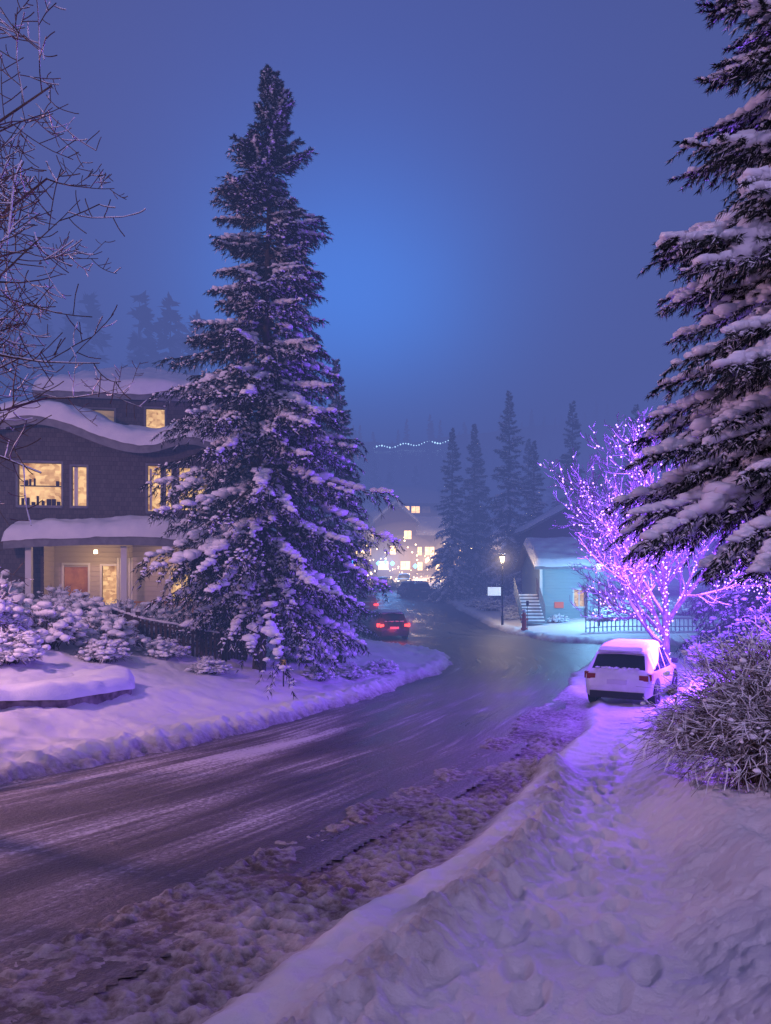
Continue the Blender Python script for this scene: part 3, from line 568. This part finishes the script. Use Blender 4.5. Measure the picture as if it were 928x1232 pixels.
def ribbonwall(name,pts,h,t,m):
    G=Geo(); p=np.array(pts,float); n=60; s=np.linspace(0,len(p)-1,n); X_=np.interp(s,range(len(p)),p[:,0]); Y_=np.interp(s,range(len(p)),p[:,1]); Zb=terrain(X_,Y_,False)[0]
    d=np.stack([np.gradient(X_),np.gradient(Y_)],1); d/=np.linalg.norm(d,axis=1,keepdims=True); nx,ny=-d[:,1]*t/2,d[:,0]*t/2
    a=np.stack([X_-nx,Y_-ny,Zb-.4],1); b_=np.stack([X_-nx,Y_-ny,Zb+h],1); c=np.stack([X_+nx,Y_+ny,Zb+h],1); e=np.stack([X_+nx,Y_+ny,Zb-.4],1)
    V=np.stack([a,b_,c,e],1).reshape(-1,3); i=np.arange(n-1)[:,None]*4; k=np.array([0,1,2,3]); k2=(k+1)%4
    G.add(V,np.stack([i+k,i+k2,i+4+k2,i+4+k],-1).reshape(-1,4),0)
    # continuous rounded snow cap running back into the garden
    m_=15; w_=np.linspace(-.22,1.5,m_); prof=np.sqrt(np.clip(1-((w_-.35)/.6)**2,0,1))*(w_<.35)+(w_>=.35)*(1-sst(.5,1.5,w_)*1.1)
    nn=np.stack([-d[:,1],d[:,0]],1); CX=X_[:,None]+nn[:,0][:,None]*w_; CY=Y_[:,None]+nn[:,1][:,None]*w_
    Zt=terrain(CX.ravel(),CY.ravel(),False)[0].reshape(CX.shape); top=Zb[:,None]+h+.02; nz=fbm(CX*1.6,CY*1.6,8,3)
    CZ=np.where(w_[None,:]<.35,top+.26*prof*(1+.5*nz),np.maximum(top,Zt)+.26*prof*(1+.5*nz)); CZ[:,-1]=Zt[:,-1]-.1; CZ[:,0]=Zb+h-.02
    i=np.arange(n-1)[:,None]*m_; j=np.arange(m_-1)[None,:]; G.add(np.stack([CX,CY,CZ],-1),np.stack([i+j,i+m_+j,i+m_+j+1,i+j+1],-1).reshape(-1,4),1)
    build(name,G,[m,M['snow']],smooth={1})
ribbonwall('garden_wall',[(-12.5,11.6),(-7.4,14),(-6.5,15.4),(-5.9,17.4),(-6.3,18.6)],.14,.3,M['stone'])
F_=Geo(); fp=np.array([(-9.6,24.6),(-7.6,23.6),(-5.2,24.1),(-4.5,25.3)])
for a in range(3):
    (x0,y0),(x1,y1)=fp[a],fp[a+1]; ln=math.hypot(x1-x0,y1-y0); n=int(ln/.13)
    zz=[gz(x0+(x1-x0)*i/n,y0+(y1-y0)*i/n) for i in range(n+1)]
    for i in range(n):
        px=x0+(x1-x0)*i/n; py=y0+(y1-y0)*i/n; hh=.85 if i%14 else 1.05; w=.04 if i%14 else .07
        F_.box(px-w,px+w,py-.02,py+.02,zz[i]-.3,zz[i]+hh,0)
    for hz in (.35,.75):
        P=[[(x0+(x1-x0)*i/n,y0+(y1-y0)*i/n+.03,zz[i]+hz) for i in range(n+1)]]; tubes(F_,P,[[.04]*(n+1)],4,0)
    P=[[(x0+(x1-x0)*i/n,y0+(y1-y0)*i/n,zz[i]+.9) for i in range(n+1)]]; tubes(F_,P,[np.random.default_rng(a).uniform(.03,.075,n+1)],6,1,flat=.7)
build('wooden_fence',F_,[noisy(mat('fence_wood',rough=.8),(.03,.018,.015),(.06,.035,.028),6),M['snow']])
F_=Geo(); x0,y0,x1,y1=11.6,44.5,19,44.8; n=30
zz=[gz(x0+(x1-x0)*i/n,y0) for i in range(n+1)]
for i in range(n+1):
    px=x0+(x1-x0)*i/n; F_.box(px-.03,px+.03,y0,y0+.06,zz[i]-.2,zz[i]+(.75 if i%5 else .95),0)
for hz in (.25,.7): tubes(F_,[[(x0+(x1-x0)*i/n,y0+.03,zz[i]+hz) for i in range(n+1)]],[[.04]*(n+1)],4,0)
tubes(F_,[[(x0+(x1-x0)*i/n,y0+.03,zz[i]+.78) for i in range(n+1)]],[[.06]*(n+1)],6,1)
build('rail_fence',F_,[mat('fence_gray',(.35,.35,.36),.7),M['snow']])
def gable(name,loc,rz,w,d,h,rh,wm,ops,ov=.5,sn=.4,lit='room',ridge='x',extra=None):
    E=empty(name,loc,rz); ml=[wm,M['white'],M[lit],M['grayt'],M['snow'],M['roomdim'],M['warmfar']]
    G=Geo(); wall(G,0,w,-2,h,0,ops,0); G.box(0,.02,0.001,d,-2,h,0); G.box(w-.02,w,.001,d,-2,h,0); G.box(0,w,d-.02,d,-2,h,0)
    if ridge=='x':
        for xx in (0,w): G.add([(xx,0,h),(xx,d,h),(xx,d/2,h+rh)],[(0,1,2)],0)
        zf=lambda X_,Y_:h+rh*(1-abs(Y_-d/2)/(d/2))
    else:
        G.add([(0,-.001,h),(w,-.001,h),(w/2,-.001,h+rh)],[(0,1,2)],0); zf=lambda X_,Y_:h+rh*(1-abs(X_-w/2)/(w/2))
    build('walls',G,ml,parent=E)
    G=Geo()
    for i,o in enumerate(ops): window(G,o,0,3 if lit=='warmfar' else 1,2 if (i*7+3)%5 else 5,1,.4,.09)
    if ops: build('windows',G,ml,parent=E)
    G=Geo(); roofslab(G,-ov,w+ov,-ov,d+ov,zf,3,th=.22,ny=31,nx=31); build('roof',G,ml,parent=E)
    G=Geo(); slab(G,-ov-.04,w+ov+.04,-ov-.04,d+ov+.04,zf,sn,4,nx=61,ny=41,seed=int(w*7)); build('roof_snow',G,ml,parent=E,smooth=True)
    if extra: extra(E,ml)
    return E
def tx(E,ml):
    G=Geo(); G.box(.9,1.5,-.08,-.02,.7,1.1,0); build('notice_board',G,[mat('orange_board',(.5,.08,.03),.5,emit=(1,.2,.08),es=.5)],parent=E)
    G=Geo(); G.box(-.08,.1,-.06,.02,-2,3.65,1); G.box(2.8,3.1,-1.2,-.95,-2,1.9,0); G.box(2.7,9,-1.3,-.003,1.9,2.15,3)
    for a in (3.3,3.6,3.9): G.box(a,a+.04,-1.2,-1.16,-1,1.0,1)
    build('trim',G,ml,parent=E)
    G=Geo()
    for i in range(9): G.box(-1.6,-.12,-1.9+i*.3,-1.6+i*.3,-.2+i*.2,-.08+i*.2,0); G.box(-1.6,-.12,-1.9+i*.3,-1.62+i*.3,-.078+i*.2,.0+i*.2,1)
    for sx in (-1.62,-.1):
        for i in range(0,10): G.box(sx-.025,sx+.025,-1.85+i*.3,-1.80+i*.3,-.2+i*.2,.85+i*.2,0)
        tubes(G,[[(sx,-1.85,.85),(sx,.9,2.68)]],[[.04,.04]],4,0); tubes(G,[[(sx,-1.85,.4),(sx,.9,2.23)]],[[.025,.025]],4,0)
    build('outside_stair',G,[M['grayt'],M['snow']],parent=E)
gable('teal_house',(10.3,51,gz(12,50)+.1),0,11,7,3.7,1.5,M['teal'],[(2.2,2.9,.8,1.9),(4,5,.8,1.9),(6.2,7.2,.8,1.9)],extra=tx)
gable('brown_cabin',(12.2,64,gz(14,64)),0,8,8,6.4,2.2,M['brownw'],[(1,1.8,1,2.2),(2.6,3.5,3.6,4.8),(5,6,3.6,4.8)],ridge='y',sn=.3)
def wins(w,h,seed):
    r=random.Random(seed); o=[]; z_=.9
    while z_+1.4<h:
        a=.5
        while a+1.0<w:
            ww=r.uniform(.6,1.7)
            if a+ww<w-.3 and r.random()<.85: o.append((a,a+ww,z_,z_+1.3))
            a+=ww+r.uniform(.35,.8)
        z_+=2.4
    return o
for i,(x,y,dz,rz,w_,h_,rh_,rdg) in enumerate([(-1.6,120,.3,.05,6.4,8.6,2.8,'y'),(4.6,122,.1,-.05,5,6.8,2.4,'x'),(-7.0,111,.3,.35,5,6.0,2.4,'y'),(9.0,114,.1,-.1,5,4.8,2.2,'x'),(-17,108,.6,.2,9,6,3,'y'),(-8.0,138,1.5,-.2,8,6,3.2,'y'),(10.5,140,1.5,.1,9,6,3,'y'),(15.5,102,.5,.3,8,4.6,3,'y'),(1.0,148,4.0,.1,9,8,3,'x')]):
    gable('village_lodge',(x,y,float(hb(y))+dz),rz,w_,8,h_,rh_,M['brownw'],wins(w_,h_,i),lit='warmfar',ridge=rdg,sn=.6)
rg=np.random.default_rng(2); G=Geo()
C=np.array([(rg.uniform(-7,11),rg.uniform(92,116),0) for _ in range(130)]); C[:,2]=hb(C[:,1])+.5+6*rg.random(len(C))**1.6; bulbs(G,C,rg.uniform(.04,.14,len(C)))
C2=np.array([(rg.uniform(-14,60),rg.uniform(150,220),0) for _ in range(34)]); C2[:,2]=hb(C2[:,1])+rg.uniform(1,7,34); bulbs(G,C2,rg.uniform(.15,.3,34))
build('village_lights',G,[M['warmbulb']])
VL=empty('village_street_lights',(0,100,float(hb(100.))))
G=Geo(); C=np.array([(-.9+.9*i,0.,3.0+.1*(i%2)) for i in range(3)]+[(3.8,-2,2.6),(-4.,-8,3.)]); bulbs(G,C,.3); build('blue_lights',G,[M['bluefar']],parent=VL)
light('blue_light',(0,-1,5.0),4500,(.1,.4,1),1,VL); light('warm_light',(4,5,4),10000,(1,.6,.3),1,VL)
halo(VL,(2.5,4,3.5),(3,5,7.5,10.5,14),(.95,.58,.36),.5,(1,1,.7)); halo(VL,(0,-2,3),(1,2,3.2,4.6),(.1,.4,1),.35)
for (a,b_,c) in [(-3,2,4.5),(5.5,1,3.5),(8,6,5)]: halo(VL,(a,b_,c),(.6,1.2,2.0,3),(1,.65,.35),.5)
G=Geo(); C=np.array([(-3,2,4.5),(5.5,1,3.5),(8,6,5.)]); bulbs(G,C,.28); build('warm_lights',G,[M['warmbulb']],parent=VL)
G=Geo(); u=np.linspace(0,1,30); xs=-4.5+u*30; ys=300+u*0; zs=54+u*2.6+.6*np.sin(u*20); bulbs(G,np.stack([xs,ys,zs],1),np.random.default_rng(1).uniform(.2,.42,30))
xs=rg.uniform(48,75,12); bulbs(G,np.stack([xs,xs*0+300,rg.uniform(46,56,12)],1),.35); build('ski_run_lights',G,[M['bulbw']])
# ---------------------------------------------------------------- street furniture
def lantern(name,x,y,h,glass,P,col,hal=True):
    z=gz(x,y); E=empty(name,(x,y,z)); G=Geo(); cyl(G,0,0,-.3,.5,.09,.075,12,0); cyl(G,0,0,.5,h,.05,.04,10,0); cyl(G,0,0,.5,.56,.1,.1,12,0)
    cyl(G,0,0,h,h+.06,.14,.14,8,0); cyl(G,0,0,h+.46,h+.6,.26,.05,8,0); cyl(G,0,0,h+.6,h+.7,.03,.02,6,0)
    for a in range(4):
        an=a*pi/2+pi/4; tubes(G,[[(.13*math.cos(an),.13*math.sin(an),h+.05),(.2*math.cos(an),.2*math.sin(an),h+.47)]],[[.012,.012]],4,0)
    build('post',G,[M['black']],parent=E)
    G=Geo(); cyl(G,0,0,h+.07,h+.44,.11,.17,8,0); build('lantern_glass',G,[glass],parent=E)
    G=Geo(); blobs(G,[(0,0,h+.62)],[.24],0,.4,ICO2,.05); build('snow_cap',G,[M['snow']],parent=E,smooth=True)
    if hal: halo(E,(0,0,h+.25),(.3,.5,.75,1.05,1.4,1.8),col,.1)
    light('lamp',(0,0,h-.15),P,col,.2,E); return E
E=lantern('street_lamp',7.6,50,4.0,M['lampg'],700,(1,.72,.45))
G=Geo(); G.box(-.95,-.1,-.03,.03,1.9,2.45,0); G.box(-1.0,-.05,-.02,.05,2.45,2.5,1); build('sign_board',G,[mat('white_sign',(.8,.8,.8),.4,emit=(.8,.9,1),es=.9),M['black']],parent=E)
lantern('street_lamp',12.9,46.5,3.3,M['lampc'],2600,(.25,.62,1))
lantern('street_lamp',20,56,4.2,M['lampc'],700,(.3,.72,1))
lantern('street_lamp',4.6,-6.5,8,M['lampg'],3500,(.74,.52,1),False)
lantern('street_lamp',-11.6,12.5,6.0,M['lampg'],3800,(1,.5,.68),False)
lantern('street_lamp',-6.9,70,4.5,M['lampg'],600,(1,.7,.5))
lantern('street_lamp',8.3,90,4.5,M['lampg'],700,(1,.7,.5))
x,y=8.35,46.3; E=empty('fire_hydrant',(x,y,gz(x,y))); G=Geo(); cyl(G,0,0,-.2,.12,.2,.2,12,0); cyl(G,0,0,.1,.85,.14,.13,12,0); cyl(G,0,0,.85,.92,.19,.19,12,0); cyl(G,0,0,.92,1.08,.15,.05,12,0); cyl(G,0,0,1.08,1.16,.04,.04,6,0)
ycyl(G,0,-.24,.24,.62,.07,12,0,axis='x'); ycyl(G,0,-.24,0,.55,.09,12,0); build('body',G,[noisy(mat('hydrant_red',rough=.5),(.35,.03,.02),(.45,.06,.03),5)],parent=E)
G=Geo(); cyl(G,.2,0,0,1.75,.015,.015,6,0); G.box(.12,.28,-.01,.01,1.45,1.75,0); build('marker',G,[M['black']],parent=E)
G=Geo(); blobs(G,[(0,0,1.14)],[.17],0,.55,ICO2,.05); build('snow_cap',G,[M['snow']],parent=E,smooth=True)
x,y=-3.0,22.6; E=empty('marker_post',(x,y,gz(x,y))); G=Geo(); cyl(G,0,0,-.1,.75,.02,.02,6,0); build('post',G,[M['black']],parent=E); G=Geo(); G.box(-.08,.08,-.02,.0,.55,.78,0); build('plate',G,[mat('yellow_plate',(.7,.55,.1),.5)],parent=E)
# ---------------------------------------------------------------- cars
def car(name,x,y,head,paint,lit=True,snow=.1,W=1.86,Ln=4.5,Ht=1.62,onroad=True,hl=False):
    z=(float(hb(y)) if onroad else gz(x,y)-.06); E=empty(name,(x,y,z),-head)
    st=[(0.0,.60,.76,.70,.56,.36),(.04,.88,.86,.78,.70,.30),(.12,1.02,.905,.80,.98,.28),(.20,1.07,.915,.79,1.0,.28),(.48,1.45,.92,.705,1.01,.28),(.60,1.56,.925,.69,1.01,.26),(.95,1.62,.93,.69,1.0,.25),(1.35,1.645,.93,.69,.99,.24),(1.43,1.647,.93,.69,.99,.24),(2.15,1.64,.93,.69,.97,.24),(2.23,1.635,.93,.69,.97,.24),(2.75,1.58,.93,.68,.96,.24),(3.0,1.47,.93,.69,.96,.24),(3.45,1.09,.925,.74,.95,.25),(3.55,1.04,.92,.78,.94,.26),(4.1,.96,.90,.74,.86,.28),(4.38,.84,.83,.68,.74,.3),(4.5,.60,.72,.58,.56,.36)]
    k=Ln/4.5; hh=Ht/1.64; wv=W/1.86; n=len(st); ring=[]
    for (yy,zt,wb,wr,zb,zs) in st:
        zb=min(zb,zt-.01); zr=zt-.06 if zt-.06>zb else (zt+zb)/2
        pts=[(0,zs),(wb*.86,zs),(wb*.97,zs+.07),(wb,(zs+zb)/2+.06),(wb*.985,zb-.04),(wb*.965,zb),(wr+.015,zr),(wr*.93,zt-.012),(wr*.7,zt),(0,zt+.02)]
        full=pts+[(-a,b) for a,b in pts[-2:0:-1]]
        ring.append([(a*wv,yy*k,b*hh) for a,b in full])
    m=len(ring[0]); V=np.array(ring).reshape(-1,3); G=Geo(); pf=[];gf=[]
    for i in range(n-1):
        for j in range(m):
            f=(i*m+j,i*m+(j+1)%m,(i+1)*m+(j+1)%m,(i+1)*m+j); jj=j if j<9 else m-1-j
            side=(jj==5 and i in (5,6,8,10,11)); rear=(jj in (7,8) and i==3); front=(jj in (7,8) and i==12)
            (gf if side or rear or front else pf).append(f[::-1])
    G.add(V,pf,0); G.add(V,gf,1)
    for e,i in ((0,0),(1,n-1)):
        f=[i*m+j for j in range(m)]; G.add(V,[f if e==0 else f[::-1]],0)
    build('body',G,[paint,M['glass']],parent=E,smooth={0})
    G=Geo(); G.box(-.74*wv,.74*wv,-.035,.3,.27*hh,.46*hh,0); G.box(-.76*wv,.76*wv,4.3*k,4.53*k,.3*hh,.45*hh,0)
    for sx in (-1,1):
        G.box(*sorted((sx*.9*wv,sx*.945*wv)),1.3,3.2,.24,.34,0); G.box(*sorted((sx*.93*wv,sx*1.09*wv)),2.95*k,3.1*k,1.0,1.14,0)
        for yy in (.85*k,3.62*k):
            xo=sx*.935*wv; ycyl(G,yy,*sorted((xo-sx*.2,xo+sx*.004)),.36,.41,26,0,axis='x')
    build('trim',G,[M['black']],parent=E)
    T_=Geo()
    for sx in (-1,1):
        for yy in (.85*k,3.62*k):
            xo=sx*.93*wv; ycyl(T_,yy,*sorted((xo-sx*.2,xo+sx*.012)),.33,.335,24,0,axis='x'); ycyl(T_,yy,*sorted((xo,xo+sx*.02)),.33,.2,10,1,axis='x')
            for a in range(5):
                an=a*2*pi/5; tubes(T_,[[(xo+sx*.023,yy,.33),(xo+sx*.023,yy+.19*math.cos(an),.33+.19*math.sin(an))]],[[.03,.02]],4,0)
    build('wheels',T_,[mat('tyre',(.02,.02,.02),.8),mat('rim',(.35,.35,.37),.35,.8)],parent=E)
    G=Geo()
    for sx in (-1,1):
        G.box(*sorted((sx*.60*wv,sx*.84*wv)),.03,.3,.78*hh,.93*hh,0); G.box(*sorted((sx*.80*wv,sx*.925*wv)),.10,.34,.78*hh,.97*hh,0)
    build('tail_lights',G,[M['red'] if lit else M['redoff']],parent=E)
    G=Geo()
    for sx in (-1,1): G.box(*sorted((sx*.5*wv,sx*.78*wv)),4.25*k,4.46*k,.66*hh,.78*hh,0)
    build('headlights',G,[M['head'] if hl else mat('headlight_lens',(.6,.6,.65),.2)],parent=E)
    G=Geo(); G.box(-.26,.26,-.012,.12,.66*hh,.79*hh,0); build('number_plate',G,[mat('plate',(.6,.6,.6),.5)],parent=E)
    G=Geo(); G.box(-.3,.3,.06,.14,.87*hh,.9*hh,0); G.box(-.6*wv,.6*wv,.38*k,.62*k,1.545*hh,1.585*hh,1); G.box(-.02,.3,.30,.33,1.12*hh,1.14*hh,0); build('spoiler',G,[M['black'],paint],parent=E)
    if snow:
        G=Geo(); slab(G,-.64*wv,.64*wv,.42*k,2.85*k,lambda X_,Y_:hh*np.interp(Y_/k,[.4,.62,.95,1.35,2.3,2.85],[1.55,1.575,1.625,1.65,1.645,1.57]),snow,0,nx=24,ny=40,ew=.16,seed=9)
        slab(G,-.7*wv,.7*wv,3.5*k,4.3*k,lambda X_,Y_:hh*np.interp(Y_/k,[3.5,4.1,4.3],[1.05,.98,.9]),snow*.8,0,nx=24,ny=20,ew=.16,seed=3)
        blobs(G,[(RNG.uniform(-.6,.6),.2*k+RNG.uniform(-.03,.05),1.09*hh) for _ in range(26)],[.06]*26,0,.5,ICO1)
        build('snow_on_roof',G,[M['snow']],parent=E,smooth=True)
    return E
wp=noisy(mat('white_car_paint',rough=.35),(.66,.66,.68),(.78,.78,.8),3)
dk=mat('dark_car_paint',(.03,.032,.04),.25,.3); rd=mat('red_car_paint',(.25,.02,.02),.3,.2); sv=mat('gray_car_paint',(.25,.25,.27),.3,.5)
car('parked_car',6.22,20.7,math.radians(30),wp,lit=False,snow=.12,onroad=False,Ht=1.58,W=1.8)
E=car('driving_car',.5,43.0,math.radians(-14),dk,lit=True,snow=.06)
light('tail_glow',(0,-.5,.7),40,(1,.05,.02),.3,E); halo(E,(-.8,-.1,.9),(.2,.4,.7),(1,.05,.02),.1); halo(E,(.8,-.1,.9),(.2,.4,.7),(1,.05,.02),.1)
E=car('driving_car',-1.5,60,math.radians(-3),rd,lit=True,snow=.08); halo(E,(.8,-.1,.9),(.3,.6,1),(1,.05,.02),.1)
car('driving_car',-2.6,74,math.radians(-3),sv,lit=False,snow=.1)
car('driving_car',1.6,82,math.radians(60),sv,lit=False,snow=.12); car('driving_car',-.8,92,math.radians(20),dk,lit=True,snow=.1)
car('parked_car',-3.6,52,math.radians(3),sv,lit=False,snow=.15); car('parked_car',-3.9,66,math.radians(3),wp,lit=False,snow=.18); car('parked_car',4.0,80,math.radians(-12),dk,lit=False,snow=.18)
E=car('driving_car',2.6,100,math.radians(185),dk,lit=False,snow=.05,hl=True); halo(E,(0,4.7,.8),(.5,1,1.8),(1,.8,.55),.35)
# ---------------------------------------------------------------- fog volume
G=Geo(); G.box(-500,500,14,560,-30,62); fm=bpy.data.materials.new('night_mist'); fm.use_nodes=True; nt=fm.node_tree; nt.nodes.clear()
om=nt.nodes.new('ShaderNodeOutputMaterial'); ab=nt.nodes.new('ShaderNodeVolumeAbsorption'); em=nt.nodes.new('ShaderNodeEmission'); ads=nt.nodes.new('ShaderNodeAddShader')
SIG=.0165; ab.inputs['Color'].default_value=(0,0,0,1); ab.inputs['Density'].default_value=SIG
em.inputs['Color'].default_value=(.078,.108,.34,1); em.inputs['Strength'].default_value=SIG  # mist emits this colour itself, in place of scattered light
nt.links.new(ab.outputs[0],ads.inputs[0]); nt.links.new(em.outputs[0],ads.inputs[1]); nt.links.new(ads.outputs[0],om.inputs['Volume'])
build('mist',G,[fm])
# ---------------------------------------------------------------- world
w=bpy.data.worlds.new('World'); S.world=w; w.use_nodes=True; nt=w.node_tree; nt.nodes.clear()
def n_(t): return nt.nodes.new(t)
out_=n_('ShaderNodeOutputWorld'); sky=n_('ShaderNodeTexSky'); sky.sky_type='NISHITA'; sky.sun_disc=False; sky.sun_elevation=math.radians(-4); sky.sun_rotation=math.radians(170)
bg1=n_('ShaderNodeBackground'); bg1.inputs[1].default_value=.05; nt.links.new(sky.outputs[0],bg1.inputs[0])
tc=n_('ShaderNodeTexCoord'); vn=n_('ShaderNodeVectorMath'); vn.operation='NORMALIZE'; nt.links.new(tc.outputs['Generated'],vn.inputs[0])
sx=n_('ShaderNodeSeparateXYZ'); nt.links.new(vn.outputs[0],sx.inputs[0])
rp=n_('ShaderNodeValToRGB'); nt.links.new(sx.outputs['Z'],rp.inputs[0]); c=rp.color_ramp
c.elements[0].position=0; c.elements[0].color=(.06,.06,.2,1); c.elements[1].position=1; c.elements[1].color=(.055,.05,.13,1); e=c.elements.new(.35); e.color=(.066,.06,.19,1); e=c.elements.new(.6); e.color=(.05,.046,.155,1)
def glow(d,pw,col):
    dn=Vector(d).normalized(); vd=n_('ShaderNodeVectorMath'); vd.operation='DOT_PRODUCT'; vd.inputs[1].default_value=dn; nt.links.new(vn.outputs[0],vd.inputs[0])
    mx=n_('ShaderNodeMath'); mx.operation='MAXIMUM'; mx.inputs[1].default_value=0; nt.links.new(vd.outputs['Value'],mx.inputs[0]); p=n_('ShaderNodeMath'); p.operation='POWER'; p.inputs[1].default_value=pw; nt.links.new(mx.outputs[0],p.inputs[0])
    vs=n_('ShaderNodeVectorMath'); vs.operation='SCALE'; vs.inputs[0].default_value=col; nt.links.new(p.outputs[0],vs.inputs['Scale']); return vs.outputs[0]
def addv(a,b):
    v=n_('ShaderNodeVectorMath'); v.operation='ADD'; nt.links.new(a,v.inputs[0]); nt.links.new(b,v.inputs[1]); return v.outputs[0]
col=addv(rp.outputs[0],glow((-.02,1,.36),16,(.01,.10,.55))); col=addv(col,glow((-.05,1,.23),60,(.1,2.3,8.0))); col=addv(col,glow((-.6,1,.35),10,(.06,.03,.0)))
nz=n_('ShaderNodeTexNoise'); nz.inputs['Scale'].default_value=2.2; nz.inputs['Detail'].default_value=3; nt.links.new(vn.outputs[0],nz.inputs['Vector'])
mrr=n_('ShaderNodeMapRange'); mrr.inputs['To Min'].default_value=.75; mrr.inputs['To Max'].default_value=1.25; nt.links.new(nz.outputs['Fac'],mrr.inputs['Value'])
vs=n_('ShaderNodeVectorMath'); vs.operation='SCALE'; nt.links.new(col,vs.inputs[0]); nt.links.new(mrr.outputs[0],vs.inputs['Scale'])
bg2=n_('ShaderNodeBackground'); nt.links.new(vs.outputs[0],bg2.inputs[0]); bg2.inputs[1].default_value=1
ad=n_('ShaderNodeAddShader'); nt.links.new(bg1.outputs[0],ad.inputs[0]); nt.links.new(bg2.outputs[0],ad.inputs[1]); nt.links.new(ad.outputs[0],out_.inputs[0])
sl=bpy.data.lights.new('night_fill','SUN'); sl.energy=.42; sl.angle=math.radians(20); sl.color=(.64,.54,1); so=bpy.data.objects.new('night_fill',sl); S.collection.objects.link(so); so.rotation_euler=(math.radians(48),0,math.radians(-22))  # added lavender fill standing in for ambient town glow; no sun at night
# ---------------------------------------------------------------- camera
cam=bpy.data.cameras.new('camera'); cam.sensor_width=36; cam.lens=27.03; cam.shift_y=84/1232; cam.clip_start=.05; cam.clip_end=1500
co=bpy.data.objects.new('camera',cam); S.collection.objects.link(co); co.location=(0,0,1.65); co.rotation_euler=(pi/2,0,0); S.camera=co
S.view_settings.view_transform='Standard'; S.view_settings.look='None'; S.view_settings.exposure=0
